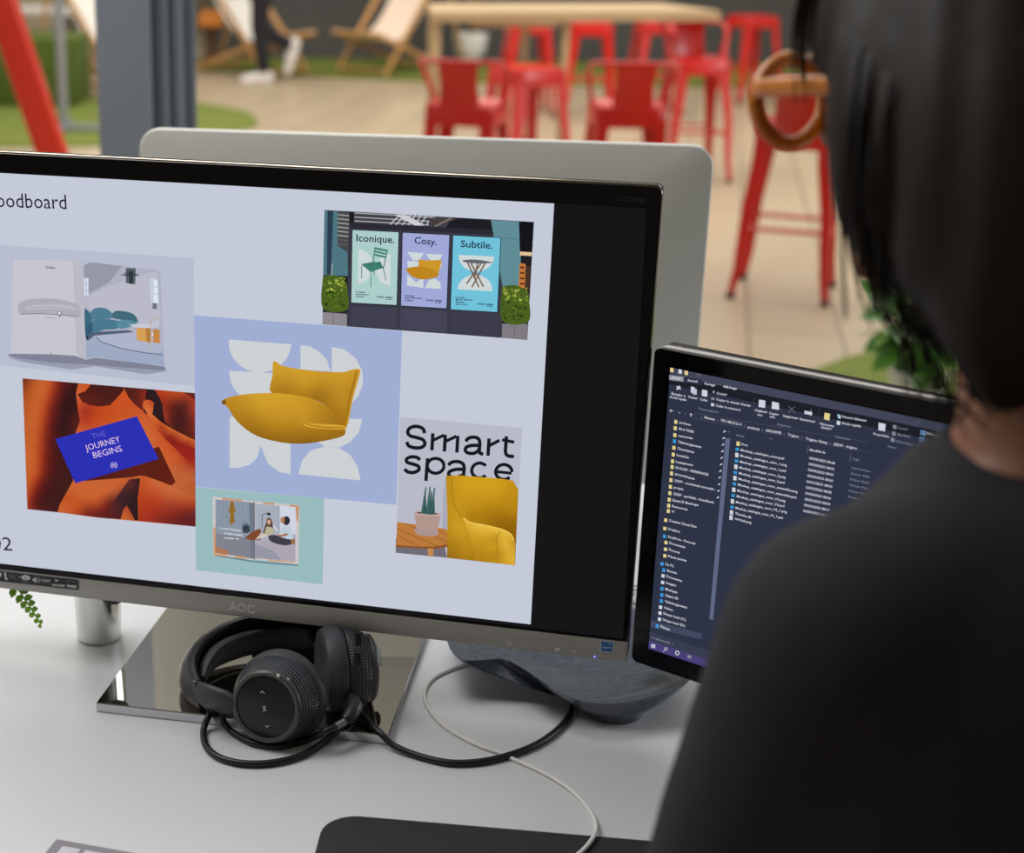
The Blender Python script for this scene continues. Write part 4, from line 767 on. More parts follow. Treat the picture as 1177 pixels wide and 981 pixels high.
# ================================================================== headphones
HB = mat('headphone_black', (30,30,31), .38, bump=(300,.05)); CUSH = mat('cushion_leather', (62,62,65), .55, bump=(260,.15)); RIM = mat('dark_grey_ring', (88,86,84), .35, .3)
def knurl():
    m = bpy.data.materials.new('knurled_plastic'); m.use_nodes = True; nt = m.node_tree; b = nt.nodes['Principled BSDF']
    b.inputs['Base Color'].default_value = rgb((44,46,50)); b.inputs['Roughness'].default_value = .3
    tc = nt.nodes.new('ShaderNodeUVMap'); ck = nt.nodes.new('ShaderNodeTexVoronoi'); mp = nt.nodes.new('ShaderNodeMapping')
    mp.inputs['Scale'].default_value = (90,8,1); mp.inputs['Rotation'].default_value = (0,0,.0); ck.inputs['Scale'].default_value = 1; ck.inputs['Randomness'].default_value = .0
    bp = nt.nodes.new('ShaderNodeBump'); bp.inputs['Strength'].default_value = .9; bp.inputs['Distance'].default_value = .0012; bp.invert = True
    nt.links.new(tc.outputs[0], mp.inputs[0]); nt.links.new(mp.outputs[0], ck.inputs['Vector']); nt.links.new(ck.outputs['Distance'], bp.inputs['Height']); nt.links.new(bp.outputs[0], b.inputs['Normal'])
    return m
KN = knurl()
def axis_frame(o, z, up=(0,0,1)):
    z = V(z).normalized(); y = (V(up)-z*z.dot(V(up))).normalized(); x = y.cross(z); return frame(o, x, y, z)
hp = thing('headphones', 'black headphones lying on the mirrored monitor stand', 'headphones', tuple(on_z(318,835,DZ+.009)))
def uv_lathe(bm, prof, M, seg=72):
    uv = bm.loops.layers.uv.verify(); rings = [[bm.verts.new(M @ V((r*math.cos(2*PI*k/seg), r*math.sin(2*PI*k/seg), z))) for k in range(seg)] for r, z in prof]
    for i in range(len(rings)-1):
        for k in range(seg):
            j = (k+1) % seg; fc = bm.faces.new((rings[i][k], rings[i][j], rings[i+1][j], rings[i+1][k]))
            for lp, (a, b_) in zip(fc.loops, ((k,i),(k+1,i),(k+1,i+1),(k,i+1))): lp[uv].uv = (a/seg, b_/(len(rings)-1))
def ear_cup(o, axis, R, depth, name='ear_cup', ring=True):
    """cup whose cushion starts at o; axis points outwards from the ear"""
    M = axis_frame(o, axis)
    bm = B(); uv_lathe(bm, [(R*.93,depth*.42),(R*.95,depth*.50),(R*.90,depth*.66),(R*.83,depth*.80),(R*.76,depth*.9)], M)
    cup = obj(name, bm, KN, hp)
    bm = B(); lathe(bm, [(R*.55,depth*.05),(R*.72,0),(R*.92,depth*.03),(R*1.0,depth*.15),(R*1.0,depth*.28),(R*.96,depth*.38),(R*.88,depth*.43),(R*.5,depth*.43)], M, 48); obj('cushion', bm, CUSH, cup)
    bm = B(); lathe(bm, [(R*.76,depth*.885),(R*.775,depth*.92),(R*.765,depth*.96),(R*.72,depth*.99),(R*.66,depth*.985),(R*.655,depth*.93)], M, 48); obj('ring', bm, RIM, cup)
    bm = B(); lathe(bm, [(R*.665,depth*.9),(R*.66,depth*.955),(R*.60,depth*.962),(R*.2,depth*.966),(.0005,depth*.966)], M, 48); obj('touch_panel', bm, mat('panel_gloss',(24,24,25),.2), cup)
    if ring:
        sc = Screen(M @ V((0,0,depth*.9675)), M.to_3x3().col[0].copy(), M.to_3x3().col[1].copy()); f = Flat(sc); ig = mat('icon_grey')
        f.line([(299,797),(301.6,794.6),(304,797.6)], .7, ig, 1); f.line([(305,834),(307,836.4),(309.4,834)], .7, ig, 1); f.line([(302,812),(304.6,815),(302.6,818)], .8, ig, 1); f.line([(305.5,812),(303,815),(306,818)], .8, ig, 1); f.done('touch_icons', cup)
    return cup, M
cA0 = at(329,797,1.342); cA1 = at(305,813,1.300)
cupA, MA = ear_cup(cA0, cA1-cA0, .0405, (cA1-cA0).length*1.02)
cB0 = at(368,771,1.362); cB1 = at(431,767,1.372)
cupB, MB_ = ear_cup(cB0, cB1-cB0, .0385, .047, ring=False)
bm = B(); box(bm, (0,.006,.0), (.006,.011,.0015), axis_frame(at(411,766,1.327), RT*.15-FW), bev=.0007); obj('button', bm, HB, cupB)
bm = B(); box(bm, (0,.006,.0), (.006,.011,.0015), axis_frame(at(412,743,1.333), RT*.15-FW), bev=.0007); obj('button', bm, HB, cupB)
bm = B(); ball(bm, at(320,777,1.292), (.0016,.0016,.0016)); ball(bm, at(331,782,1.294), (.0016,.0012,.0016)); obj('led', bm, mat('icon_grey'), cupA)
# head band with yokes
bm = B(); P = spline([at(233,802,1.345), at(221,789,1.362), at(217,768,1.385), at(231,745,1.41), at(266,727,1.435), at(315,719,1.445), at(360,718,1.43), at(392,724,1.405), at(406,734,1.385)], 6)
n = len(P); tube(bm, P, [.0045+.0035*math.sin(PI*i/(n-1)) for i in range(n)], 16, flat=(.35,-.45,.75), w=[.012+.009*math.sin(PI*i/(n-1)) for i in range(n)]); band = obj('headband', bm, HB, hp)
bm = B(); P = spline([at(230,786,1.372), at(236,768,1.388), at(252,752,1.405), at(285,740,1.425), at(325,734,1.432), at(358,733,1.42)], 6); n = len(P)
tube(bm, P, [.004+.005*math.sin(PI*i/(n-1)) for i in range(n)], 14, flat=(.35,-.45,.75), w=[.010+.009*math.sin(PI*i/(n-1)) for i in range(n)]); obj('band_pad', bm, CUSH, band)
SL = mat('slate_plastic', (52,53,57), .45)
def hull(bm, P, R, seg=14, w=None, flat=None): tube(bm, [V(p) for p in P], R, seg, flat, w)
bm = B(); hull(bm, [at(228,796,1.34), at(236,800,1.332), at(262,808,1.318), at(270,812,1.316)], [.004,.0065,.0065,.005], 16, [.011,.0135,.0125,.009], (.25,-.45,.85)); obj('yoke', bm, SL, band)
bm = B(); hull(bm, [at(224,784,1.345), at(229,798,1.338)], [.0042,.0042], 12); ball(bm, at(225,786,1.334), (.003,.003,.003)); obj('hinge', bm, mat('chrome_dark',(90,90,94),.2,1), band)
bm = B(); hull(bm, [at(264,808,1.33), at(269,818,1.332), at(276,824,1.335)], [.003,.005,.003], 12); obj('hinge', bm, HB, band)
bm = B(); hull(bm, [at(404,732,1.385), at(424,735,1.385), at(432,750,1.382), at(434,766,1.380)], [.004,.004,.004,.004], 12, [.008,.009,.009,.008], (0,-.8,.5)); obj('yoke', bm, HB, band)
bm = B(); hull(bm, [at(404,800,1.335), at(408,812,1.325), at(402,824,1.315), at(396,829,1.31)], [.005,.007,.0065,.004], 14); obj('jack_boot', bm, HB, cupB)
bm = B(); hull(bm, [at(397,829,1.311), at(385,836,1.303)], [.0034,.0034], 14); obj('jack_sleeve', bm, mat('steel_jack',(150,150,152),.3,1), cupB)

# ================================================================== cables
def desk_path(pts, dz): return [on_z(x, y, DZ+dz) for x, y in pts]
bm = B(); z = .0135
P = [at(387,835,1.304), on_z(372,842,DZ+.020)] + desk_path([(350,852),(322,858),(290,854),(266,841)], .0032) + [on_z(256,828,DZ+.012), on_z(252,812,DZ+.014), on_z(246,812,DZ+.014), on_z(240,823,DZ+.012)] \
  + desk_path([(234,840),(237,858),(252,871),(280,878),(314,877),(348,868),(374,852)], .0032) + [on_z(392,836,DZ+.0125), on_z(404,824,DZ+.0125), on_z(418,827,DZ+.0125), on_z(436,842,DZ+.0125), on_z(452,857,DZ+.006)] \
  + desk_path([(480,869),(515,877),(552,876),(590,867),(622,853),(646,834),(656,816),(653,800),(644,786)], .0032)
tube(bm, spline(P,7), .0029, 12); o = obj('audio_cable', bm, mat('black_rubber_cable',(16,16,17),.42)); tag(o, 'black audio cable looping across the white desk from the headphones', 'cable')
bm = B(); P = desk_path([(572,757),(545,761),(515,771),(497,781),(488,796),(493,815),(512,836),(545,855)], .0019)+desk_path([(572,865)], .0019)+desk_path([(590,873)], .0019)+desk_path([(625,889),(658,910),(680,936)], .0019)+[on_z(685,954,DZ+.0055), on_z(677,970,DZ+.0058), on_z(660,986,DZ+.0058), on_z(630,1004,DZ+.0058)]
tube(bm, spline(P,7), .0017, 10); o = obj('charging_cable', bm, mat('white_cable',(226,224,220),.45)); tag(o, 'thin white cable curving across the desk onto the black mat', 'cable')

# ================================================================== bowl
ST = mat('slate_blue_glaze', (84,92,104), .16, noise=(90,(66,74,86),(1,3,9)), bump=(160,.25), coat=.6)
bowl = thing('ceramic_bowl', 'shallow slate blue glazed bowl under the gap between the two monitors', 'bowl', tuple(on_z(705,815,DZ)))
front = [(517,748,.812),(528,760,.812),(552,761,.811),(578,760,.810),(603,772,.808),(632,792,.806),(664,807,.805),(700,811,.805),(740,805,.806),(785,790,.808)]
R = [on_z(x,y,zz) for x, y, zz in front] + [V((.335,1.285,.810)), V((.345,1.34,.812)), V((.31,1.40,.814)), V((.25,1.43,.815)), V((.18,1.42,.815)), V((.12,1.38,.814)), V((.097,1.345,.813))]
fc = on_z(704,816,DZ)
R = spline(R+[R[0]], 4)[:-1]
cen = V((sum(p.x for p in R)/len(R), sum(p.y for p in R)/len(R), .80))
def ftp(p, r, z):
    d = V((p.x-fc.x, p.y-fc.y-.01, 0)).normalized(); return V((fc.x+d.x*r, fc.y+d.y*r, z))
def mixp(a, b, t): return a*(1-t)+b*t
rings = [[ftp(p,.020,DZ) for p in R],[ftp(p,.027,DZ) for p in R],[ftp(p,.028,DZ+.006) for p in R]]
def wall(t, z0, drop): return [V((*(mixp(ftp(p,.028,0), p, t).xy), DZ+.006+(p.z-DZ-.006)*drop)) for p in R]
rings += [wall(.25,0,.12), wall(.5,0,.34), wall(.76,0,.62), wall(.95,0,.90), [p+V((0,0,.0015)) for p in R]]
rings += [[mixp(p, V((cen.x,cen.y,p.z)), .035)+V((0,0,.001)) for p in R], [mixp(p, cen, .06)+V((0,0,-.004)) for p in R], [mixp(p, V((cen.x,cen.y,DZ+.012)), .25)+V((0,0,-.003)) for p in R], [mixp(p, V((cen.x,cen.y,DZ+.011)), .6) for p in R], [mixp(p, V((cen.x,cen.y,DZ+.010)), .93) for p in R]]
bm = B(); loft(bm, rings); obj('vessel', bm, ST, bowl, angle=70)
bm = B(); lathe(bm, [(.0195,.0),(.0205,.0015),(.0185,.003),(.001,.003)], Matrix.Translation((fc.x,fc.y,DZ-.0001)), 32); obj('foot_ring', bm, mat('unglazed_clay',(88,84,82),.9), bowl)

# ================================================================== mat, keyboard, cup
a, b = on_z(420,942.5,DZ), on_z(745,970,DZ); ux = (b-a).normalized(); uy = V((-ux.y,ux.x,0)); left = on_z(366,981,DZ); bx = (left-a).dot(ux)-.002
Mmat = frame(a, ux, uy, (0,0,1)); bm = B(); w, h, yo = .62, .118, .0
bm2 = []
loft(bm, [[Mmat @ V((x, y, z)) for x, y in rrect(w-2*i, h-2*i, .027, bx+w/2, -h/2)] for z, i in ((0,0),(.0022,0),(.003,.0008))])
o = obj('desk_mat', bm, mat('black_mat_fabric',(36,37,42),.85,bump=(900,.3))); tag(o, 'black mat with rounded corner at the front edge of the desk', 'desk mat')
a, b, c = on_z(64.5,963.5,DZ+.014), on_z(160,980.5,DZ+.014), on_z(51,981,DZ+.014); ux = (b-a).normalized(); uy = V((-ux.y,ux.x,0))
kb = thing('keyboard', 'grey keyboard corner at the bottom left of the desk', 'keyboard', tuple(a.xy)+(DZ,), math.atan2(ux.y,ux.x)); Mk = frame((a.x,a.y,DZ), ux, uy, (0,0,1))
bm = B(); box(bm, (.145,-.052,.007), (.29,.104,.014), Mk, bev=.002); obj('case', bm, mat('grey_keyboard_case',(136,134,140),.5), kb)
bm = B()
for i in range(15):
    for j in range(5): box(bm, (.019+i*.0182,-.0205-j*.0182,.0155), (.0155,.0155,.005), Mk, bev=.0015)
obj('keys', bm, mat('pale_keycap',(206,206,212),.5), kb)
cp = on_z(112,738,DZ); Mc = Matrix.Translation(cp+V((0,.012,0)))
pot = thing('potted_fern', 'fern in a small brushed silver pot behind the large monitor, one green frond drooping', 'potted plant', tuple(cp))
bm = B(); lathe(bm, [(.018,0),(.021,.001),(.024,.085),(.0245,.086),(.0235,.087),(.0225,.084),(.02,.07),(.001,.068)], Mc, 40); obj('pot', bm, mat('brushed_silver',(222,222,216),.16,1), pot)
FERN = mat('fern_green', (142,196,52), .45, noise=(60,(110,168,38)))
def frond(pts, W, L=.012):
    bm = B(); P = spline(pts, 8); tube(bm, P, .0008, 6); n = len(P)
    for i in range(3, n, 3):
        t = (P[min(i+1,n-1)]-P[i-1]).normalized(); nn = V(W); s = t.cross(nn).normalized(); k = min(1, (n-i)/(n*.55))*.75+.25
        for sg in (-1,1): leaf(bm, P[i]+t*(.0015*sg), s*sg+t*.45, nn, L*k*1.0, .0044*k**.5)
    obj('frond', bm, FERN, pot)
c0 = cp+V((0,.012,.07))
frond([c0, c0+V((-.03,-.005,.045)), at(10,655,1.46), at(24,682,1.452), at(36,700,1.45), at(47,718,1.447)], -FW)
frond([c0, c0+V((.0,.01,.05)), c0+V((.015,.03,.09)), c0+V((.04,.045,.10))], (0,-.5,.8)); frond([c0, c0+V((-.01,.02,.06)), c0+V((-.04,.05,.09)), c0+V((-.075,.06,.08))], (0,-.5,.8)); frond([c0, c0+V((.02,-.0,.05)), c0+V((.05,.01,.07)), c0+V((.08,.015,.05))], (0,-.5,.8))

# ================================================================== people
SKIN = mat('skin', (150,100,72), .55, noise=(9,(138,90,64)))
def fuse(name, bm, m, parent, voxel, smooth=6):
    """union of overlapping closed shapes as one continuous skin"""
    me = bpy.data.meshes.new('f'); bm.to_mesh(me); bm.free(); o = bpy.data.objects.new('f', me); C.objects.link(o)
    r = o.modifiers.new('r', 'REMESH'); r.mode = 'VOXEL'; r.voxel_size = voxel
    s = o.modifiers.new('s', 'SMOOTH'); s.iterations = smooth; s.factor = .5
    dg = bpy.context.evaluated_depsgraph_get(); me2 = bpy.data.meshes.new_from_object(o.evaluated_get(dg)); bpy.data.objects.remove(o); bpy.data.meshes.remove(me)
    me2.name = name; me2.transform(wm(parent).inverted()); me2.materials.clear(); me2.materials.append(m)
    me2.polygons.foreach_set('use_smooth', [True]*len(me2.polygons))
    q = bpy.data.objects.new(name, me2); C.objects.link(q); q.parent = parent; WM[q.name] = wm(parent); return q
def hand(bm, w, d, n, side):
    """palm and five fingers: wrist w, pointing d, palm facing n; side=+1 puts the thumb towards n x d"""
    d = V(d).normalized(); n = (V(n)-d*V(n).dot(d)).normalized(); s = n.cross(d)*side
    ball(bm, w+d*.045, (.042,.012,.048), Matrix((s,n,d)).transposed(), 14, 10)
    for k, (L, off) in enumerate(((.078,.027),(.086,.009),(.080,-.009),(.062,-.026))):
        p = w+d*.078+s*off; q1 = p+(d*.9+n*.3).normalized()*L*.42; q2 = q1+(d*.6+n*.7).normalized()*L*.32; q3 = q2+(d*.2+n*.9).normalized()*L*.26
        tube(bm, spline([p-d*.02, p, q1, q2, q3], 3), .0082, 8); ball(bm, q3, (.0078,)*3, u=8, v=6)
    p = w+d*.025+s*.032; tube(bm, spline([p-s*.01, p+(d*.5+s*.7)*.03, p+(d*.9+s*.75+n*.2)*.045, p+(d*1.2+s*.7+n*.4)*.055],3), .0095, 8)
def head(bm, c, f, up, s=1.0):
    """c is the middle of the head, f where the face looks"""
    f = V(f).normalized(); up = (V(up)-f*V(up).dot(f)).normalized(); l = up.cross(f); M = Matrix((l, f, up)).transposed()
    ball(bm, c+up*.025*s-f*.008*s, (.074*s,.094*s,.088*s), M); ball(bm, c-up*.035*s+f*.024*s, (.058*s,.066*s,.078*s), M); ball(bm, c-up*.088*s+f*.062*s, (.026*s,.024*s,.022*s), M, 12, 8)
    tube(bm, [c+up*.02*s+f*.082*s, c-up*.012*s+f*.105*s, c-up*.022*s+f*.098*s], [.008*s,.013*s,.012*s], 10)
    ball(bm, c-up*.052*s+f*.083*s, (.024*s,.012*s,.009*s), M, 12, 8)
    for sg in (-1,1):
        ball(bm, c+l*sg*.074*s-f*.008*s-up*.005*s, (.008*s,.018*s,.032*s), M, 12, 8); ball(bm, c+l*sg*.031*s+f*.078*s+up*.03*s, (.022*s,.012*s,.007*s), M, 12, 8)
    return l, f, up, M
def eyes(c, l, f, up, parent, s=1):
    for sg in (-1,1):
        bm = B(); ball(bm, c+l*sg*.031*s+f*.083*s+up*.006*s, (.0125*s,)*3, u=14, v=10); obj('eye', bm, mat('eye_white',(222,218,210),.2), parent)

# ------------------------------------------------------------------ seated person
q = .87                                                       # a slightly built person
head_c = at(1122,112,.765); hf = V((-.52,.83,-.17)); C7 = at(1272,556,.70)
Fd = V((-.45,.89,0)); Ld = V((-.89,-.45,0)); Z = V((0,0,1))
hip = V((C7.x+.01,C7.y-.03,C7.z-.49))
per = thing('person', 'person in a black sweater and amber glasses, seen from behind, seated at the monitors', 'person', (hip.x,hip.y,0))
shL = at(984,740,.70); shR = C7-Ld*.144-Z*.048
chest = C7+Fd*.03-Z*.122; waist = hip+Z*.15
elL = shL+Ld*.018+Fd*.06-Z*.235; elR = shR-Ld*.045+Fd*.09-Z*.21
wrL = V((.375,.985,.835)); wrR = V((.47,1.0,.835))
kneeL = hip+Ld*.10+Fd*.39-Z*.045; kneeR = hip-Ld*.10+Fd*.39-Z*.045
ankL = V((kneeL.x,kneeL.y,.10))+Fd*.02; ankR = V((kneeR.x,kneeR.y,.10))+Fd*.02
def ering(c, a, b, n=24): return [c+Ld*a*q*math.cos(t)+Fd*b*q*math.sin(t) for t in [2*PI*k_/n for k_ in range(n)]]
def qs(*r): return [x*q for x in r]
bm = B()
loft(bm, [ering(hip-Z*.06,.13,.10), ering(hip,.17,.125), ering(waist,.145,.105), ering(chest-Z*.045,.165,.115), ering(chest+Z*.045,.165,.105), ering(C7+Fd*.026-Z*.03,.10,.07), ering(C7+Fd*.03-Z*.008,.058,.055)])
for sh in (shL, shR): limb(bm, [C7+Fd*.018-Z*.033, mixp(C7, sh, .55), sh], qs(.048,.050,.056))
for sh, el, w_ in ((shL,elL,wrL),(shR,elR,wrR)): limb(bm, [sh, mixp(sh,el,.5), el, mixp(el,w_,.5), w_], qs(.050,.044,.037,.033,.026))
hand(bm, wrL, (.12,1,-.12), (0,0,-1), -1); hand(bm, wrR, (-.1,1,-.12), (0,0,-1), 1)
for k_, a_, sg in ((kneeL,ankL,1),(kneeR,ankR,-1)):
    limb(bm, [hip+Ld*sg*.075, mixp(hip+Ld*sg*.08,k_,.5), k_, mixp(k_,a_,.35), a_], qs(.085,.076,.056,.054,.038)); limb(bm, [a_-Z*.035-Fd*.03, a_-Z*.05+Fd*.11], [.032,.025])
hb = head_c-V((0,0,.060))-hf.normalized()*.055
limb(bm, [C7+Fd*.018-Z*.026, mixp(C7+Fd*.018,hb,.5), hb], qs(.062,.053,.052))
hl, hff, hup, HM = head(bm, head_c, hf, (0,0,1), q); per_b = fuse('body', bm, SKIN, per, .006)
eyes(head_c-hff*.009, hl, hff, hup, per_b, q*.9)
CLO = mat('black_knit', (48,48,52), .9, bump=(500,.2), spec=.15)
bm = B()                                                       # sweater with a wide neckline
Mt = Matrix((Ld, Fd, Z)).transposed()
loft(bm, [ering(hip-Z*.045,.175,.135), ering(hip+Z*.02,.185,.145), ering(waist,.17,.125), ering(chest-Z*.045,.185,.135), ering(chest+Z*.045,.18,.122), ering(C7+Fd*.022-Z*.036,.145,.095), ering(C7+Fd*.018-Z*.010,.105,.082), ering(C7+Fd*.018+Z*.007,.082,.077)])
for sh in (shL, shR): limb(bm, [C7+Fd*.018-Z*.034+(sh-C7)*.25, mixp(C7,sh,.62)-Z*.004, sh], qs(.052,.060,.070))
for sh, el, w_ in ((shL,elL,wrL),(shR,elR,wrR)): limb(bm, [sh, mixp(sh,el,.5), el, mixp(el,w_,.5), mixp(el,w_,.93)], qs(.070,.064,.056,.048,.036))
fuse('sweater', bm, CLO, per, .007, 8)
bm = B()
for k_, a_, sg in ((kneeL,ankL,1),(kneeR,ankR,-1)): limb(bm, [hip+Ld*sg*.075, mixp(hip+Ld*sg*.08,k_,.5), k_, mixp(k_,a_,.35), a_+Z*.03], qs(.097,.088,.07,.066,.052))
ball(bm, hip-Z*.01, qs(.175,.135,.10), Mt); fuse('trousers', bm, mat('dark_denim',(30,34,44),.85), per, .008, 6)
for a_ in (ankL, ankR):
    bm = B(); limb(bm, [a_-Z*.03-Fd*.03, a_-Z*.045+Fd*.05, a_-Z*.055+Fd*.12], [.042,.040,.032]); box(bm, (0,0,0), (.08,.22,.022), frame(a_-Z*.088+Fd*.04, Ld, Fd, Z), bev=.01); fuse('shoe', bm, mat('shoe_grey',(60,60,62),.7), per, .006, 3)
# hair: cap, curtain at the cheek, longer fall at the nape
HAIR = mat('dark_brown_hair', (36,30,25), .5, noise=(3,(30,25,21),(30,30,2)), spec=.15)
bm = B(); hc = head_c+hup*.03-hff*.016
ball(bm, hc, qs(.093,.106,.102), HM); ball(bm, head_c-hff*.044-hup*.026, qs(.088,.075,.11), HM)
def fall(pts, r):
    P = spline([at(x, y, d*.872) for x, y, d in pts], 5); n = len(P); tube(bm, P, [q*r*(.55+.45*math.sin(PI*(i_+1)/(n+1)))*(1 if i_ < n*.6 else max(.12,(n-i_)/(n*.4))) for i_ in range(n)], 10)
for pts, r in (([(1000,-40,.835),(985,90,.825),(990,200,.825),(1006,290,.835),(1024,345,.84)],.018), ([(1020,-20,.83),(1008,90,.815),(1014,200,.815),(1026,300,.825),(1046,350,.83)],.020), ([(1060,-60,.81),(1045,100,.80),(1050,220,.80),(1062,310,.81),(1075,350,.815)],.028),
    ([(1110,-60,.79),(1105,120,.775),(1108,260,.775),(1110,360,.785),(1112,420,.79)],.036), ([(1170,-60,.78),(1170,140,.762),(1170,300,.762),(1160,420,.77),(1150,480,.775)],.044),
    ([(1250,-60,.79),(1255,140,.765),(1250,300,.765),(1235,440,.772),(1215,500,.78)],.046), ([(1330,-20,.83),(1345,160,.81),(1335,320,.81),(1300,450,.815)],.044), ([(1340,20,.90),(1360,180,.89),(1345,340,.89)],.038),
    ([(1010,-110,.85),(955,-40,.88),(938,20,.89),(942,78,.885)],.014), ([(1000,-100,.84),(975,-20,.85),(962,60,.855),(966,130,.85)],.014)): fall(pts, r)
hair = fuse('hair', bm, HAIR, per, .0055, 5)
bm = B(); rd = random.Random(3)
for k_ in range(170):
    t = rd.random(); x0 = 975+310*t; dz = .82-.05*math.sin(PI*t); e = 320+60*rd.random()+130*min(1,max(0,(t-.25)*2.2))
    j_ = rd.uniform(-16,16); fx = x0+rd.uniform(-8,34)
    P = spline([at(x, y, d*.872) for x, y, d in ((x0+30,-40,dz+.015), (x0+j_*.3,110,dz-.008+rd.uniform(-.012,.004)), (x0+j_,(110+e)/2+20,dz-.006+rd.uniform(-.014,.006)), (fx+j_,e,dz+.004+rd.uniform(-.01,.01)))],4)
    n = len(P); tube(bm, P, [.0019*(1-.8*i_/(n-1)) for i_ in range(n)], 5)
for k_ in range(34):
    x0 = 1000+rd.uniform(0,90); P = spline([at(x, y, .70) for x, y in ((x0,220), (x0+rd.uniform(-5,30),330), (x0+rd.uniform(10,60),420), (x0+rd.uniform(20,100),470+rd.uniform(-20,40)))],4); n = len(P); tube(bm, P, [.0013*(1-.7*i_/(n-1)) for i_ in range(n)], 5)
for k_ in range(16):
    x0 = 905+rd.uniform(0,50); P = spline([at(x, y, .76) for x, y in ((x0+60,-90), (x0+14,-20), (x0,40), (x0+rd.uniform(-4,10),rd.uniform(70,120)))],4); n = len(P); tube(bm, P, [.0014*(1-.7*i_/(n-1)) for i_ in range(n)], 5)
obj('loose_strands', bm, HAIR, hair)
# glasses
AMB = mat('amber_acetate', (232,142,24), .3, noise=(40,(206,112,18)), trans=.3)
gl = thing('eyeglasses', 'thick amber framed glasses worn by the seated person', 'glasses', tuple(head_c+hff*.1))
gc = head_c+hff*.093+hup*.006; hl_, hup_, hff_ = hl, hup, hff; hl, hup, hff = hl*.9, hup*.92, hff*.87
bm = B()
for sg in (-1,1):
    P = [gc+hl*(sg*.034+.029*math.cos(a)*(1+.06*math.cos(2*a)))+hup*(.024*math.sin(a))+hff*(-.005*abs(.034+sg*.029*math.cos(a))/.06) for a in [2*PI*k/36 for k in range(37)]]
    tube(bm, P, .0042, 10)
tube(bm, [gc-hl*.007+hup*.006, gc+hff*.002+hup*.009, gc+hl*.007+hup*.006], .003, 10); fr = obj('rims', bm, AMB, gl)
for sg in (-1,1):
    bm = B(); tube(bm, spline([gc+hl*sg*.063+hup*.008-hff*.005, gc+hl*sg*.074+hup*.008-hff*.02, gc+hl*sg*.079+hup*.006-hff*.07, gc+hl*sg*.079-hff*.115, gc+hl*sg*.077-hup*.022-hff*.135],5), .0022, 8, flat=hup, w=.0048); obj('temple', bm, AMB, gl)
    bm = B(); P = [(.028*math.cos(a)*(1+.06*math.cos(2*a)), .023*math.sin(a)) for a in [2*PI*k/32 for k in range(32)]]
    loft(bm, [[gc+hl*(sg*.034+x)+hup*y+hff*(dd-.005*abs(.034+sg*x)/.06) for x, y in P] for dd in (-.0008,.0008)]); obj('lens', bm, mat('clear_lens',(250,248,244),.02,trans=1), gl)
# office chair under the seated person
ch = thing('office_chair', 'dark office chair under the person in the black sweater', 'chair', (hip.x,hip.y,0)); sz = hip.z-.095
bm = B(); Ms = frame((hip.x,hip.y,0), Ld, Fd, Z); loft(bm, [[Ms @ V((x,y+.05,z)) for x, y in rrect(.42-2*i_,.42-2*i_,.08)] for z, i_ in ((sz-.085,.03),(sz-.07,.0),(sz-.02,.0),(sz,.03))]); obj('seat', bm, mat('chair_fabric',(44,44,48),.9), ch)
bm = B(); tube(bm, [V((hip.x,hip.y,.09)), V((hip.x,hip.y,sz-.08))], .025, 14); obj('post', bm, BLKM, ch)
for k in range(5):
    a = 2*PI*k/5; e = V((hip.x+.28*math.cos(a), hip.y+.28*math.sin(a), .075)); bm = B(); tube(bm, [V((hip.x,hip.y,.1)), e], [.024,.016], 10); lg = obj('leg', bm, BLKM, ch)
    bm = B(); lathe(bm, [(.012,-.012),(.028,-.012),(.03,0),(.028,.012),(.012,.012)], frame((e.x,e.y,.03), (1,0,0), (0,0,1), (0,-1,0)), 18); obj('caster', bm, BLKM, lg)

# ------------------------------------------------------------------ person walking far behind
wp = on_z(303,95); D = V((-1,-.12,0)).normalized(); S_ = V((D.y,-D.x,0))
wk = thing('person', 'person in black trousers and white shoes walking left past the deck chairs', 'person', tuple(wp))
hipw = wp+Z*.86+D*.01; aF = wp+Z*.08; kF = wp+Z*.46+D*.04; kB = hipw-Z*.40+D*.02+S_*.08; aB = kB-D*.30-Z*.16
bm = B(); c7 = hipw+Z*.52+D*.02; hd = hipw+Z*.72+D*.05
def wr(c, a, b): return [c+S_*a*math.cos(t)+D*b*math.sin(t) for t in [2*PI*k/20 for k in range(20)]]
loft(bm, [wr(hipw-Z*.08,.13,.10), wr(hipw,.17,.12), wr(hipw+Z*.18,.14,.10), wr(hipw+Z*.38,.17,.115), wr(c7-Z*.05,.12,.07), wr(c7,.05,.05)])
shs = [c7+S_*sg*.17-Z*.06 for sg in (-1,1)]
for sg, sh in zip((-1,1), shs):
    el = sh-Z*.27-D*sg*.08; wv = el-Z*.2-D*sg*.02+D*.1; limb(bm, [c7-Z*.05, sh], [.05,.055]); limb(bm, [sh, el, wv], [.05,.04,.028]); hand(bm, wv, (wv-el), (-S_*sg), sg)
limb(bm, [c7, hd-Z*.08], [.05,.05]); wl, wf, wu, WMx = head(bm, hd, D, (0,0,1))
limb(bm, [hipw-S_*.08, kF-S_*.03, aF], [.085,.058,.04]); limb(bm, [hipw+S_*.08, kB, aB], [.085,.058,.04]); limb(bm, [aF-Z*.04-D*.04, aF-Z*.05+D*.13], [.036,.028])
pd = V((.25*D.x, .25*D.y, -1)).normalized(); limb(bm, [aB, aB+pd*.16], [.038,.03]); wb = fuse('body', bm, SKIN, wk, .01, 4); eyes(hd, wl, wf, wu, wb)
bm = B(); loft(bm, [wr(hipw-Z*.1,.15,.12), wr(hipw+Z*.02,.185,.135), wr(hipw+Z*.12,.165,.12)]); limb(bm, [hipw-S_*.08, kF-S_*.03, aF+Z*.05], [.10,.072,.058]); limb(bm, [hipw+S_*.08, kB, mixp(kB,aB,.85)], [.10,.075,.06]); fuse('trousers', bm, CLO, wk, .012, 4)
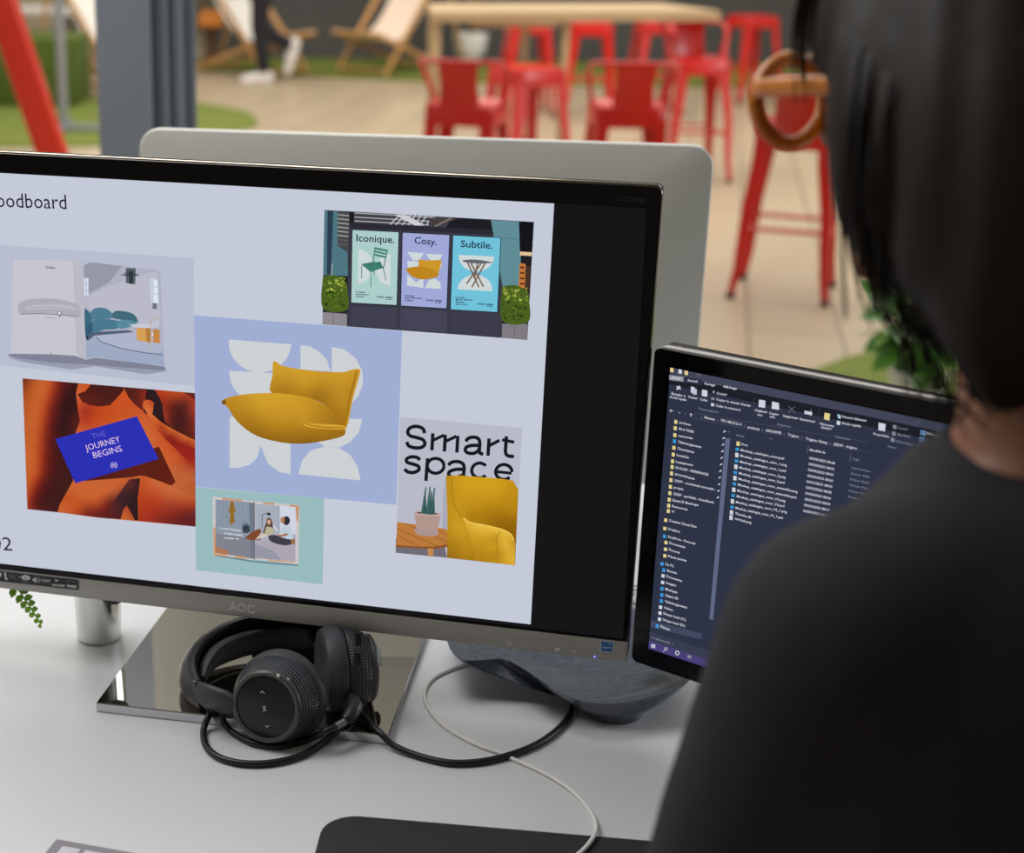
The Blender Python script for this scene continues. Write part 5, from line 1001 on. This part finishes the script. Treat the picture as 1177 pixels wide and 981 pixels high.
bm = B(); loft(bm, [wr(hipw+Z*.04,.175,.13), wr(hipw+Z*.2,.16,.12), wr(hipw+Z*.38,.185,.13), wr(c7-Z*.05,.135,.085), wr(c7-Z*.01,.07,.06)])
for sh in shs: limb(bm, [c7-Z*.055, sh, sh-Z*.16], [.058,.066,.058])
fuse('shirt', bm, mat('dark_shirt',(40,42,48),.9), wk, .012, 4)
bm = B(); ball(bm, hd+wu*.035-wf*.02, (.082,.098,.09), WMx); fuse('hair', bm, HAIR, wk, .01, 3)
SHO = mat('white_shoe', (226,220,214), .6)
bm = B(); limb(bm, [aF-Z*.03-D*.04, aF-Z*.04+D*.07, aF-Z*.05+D*.17], [.05,.046,.036]); box(bm, (0,0,0), (.095,.28,.03), frame(aF-Z*.063+D*.06, S_, D, Z), bev=.012); fuse('shoe', bm, SHO, wk, .008, 2)
bm = B(); limb(bm, [aB-pd*.03, aB+pd*.12, aB+pd*.22], [.055,.05,.036]); fuse('shoe', bm, SHO, wk, .008, 2)

# ================================================================== unseen walls and ceiling added to block light from behind the camera
BOUNCE = mat('bounce_grey_wall', (168,165,160), .85)  # light grey so the added walls bounce some fill onto camera-facing sides
bm = B(); box(bm, (0,-2.2,1.35), (8,.1,2.7)); tag(obj('blocker_wall_front', bm, BOUNCE, smooth=False), kind='structure')
bm = B(); box(bm, (0,-.75,2.75), (8,3.0,.1)); tag(obj('blocker_ceiling', bm, BOUNCE, smooth=False), kind='structure')
bm = B(); box(bm, (3.95,-.9,1.35), (.1,2.5,2.7)); tag(obj('blocker_wall_right', bm, BOUNCE, smooth=False), kind='structure')
bm = B(); box(bm, (-3.95,-.9,1.35), (.1,2.5,2.7)); tag(obj('blocker_wall_left', bm, BOUNCE, smooth=False), kind='structure')

# ================================================================== light
w = bpy.data.worlds.new('world'); bpy.context.scene.world = w; w.use_nodes = True
w.node_tree.nodes['Background'].inputs['Color'].default_value = (1.0, .965, .92, 1); w.node_tree.nodes['Background'].inputs['Strength'].default_value = .5
def area(name, loc, size, power, col, target):
    l = bpy.data.lights.new(name, 'AREA'); l.shape = 'RECTANGLE'; l.size, l.size_y = size; l.energy = power; l.color = col
    o = bpy.data.objects.new(name, l); C.objects.link(o); o.location = loc; o.rotation_euler = (V(target)-V(loc)).to_track_quat('-Z','Y').to_euler(); return o
area('ceiling_lamp', (-1,9,3.6), (5,5), 215, (1,.95,.88), (-1,9,0))
area('ceiling_lamp', (3.5,9,3.6), (4,5), 165, (1,.95,.88), (3.5,9,0))
area('ceiling_lamp', (0,14,3.6), (7,2), 105, (1,.95,.88), (0,14,0))
area('ceiling_lamp', (-1.0,1.9,2.9), (2.6,1.2), 56, (1,.985,.97), (-.5,1.5,.78))
area('window_light', (6.5,3,1.8), (4,2.2), 190, (.86,.94,1), (0,2.2,.9))
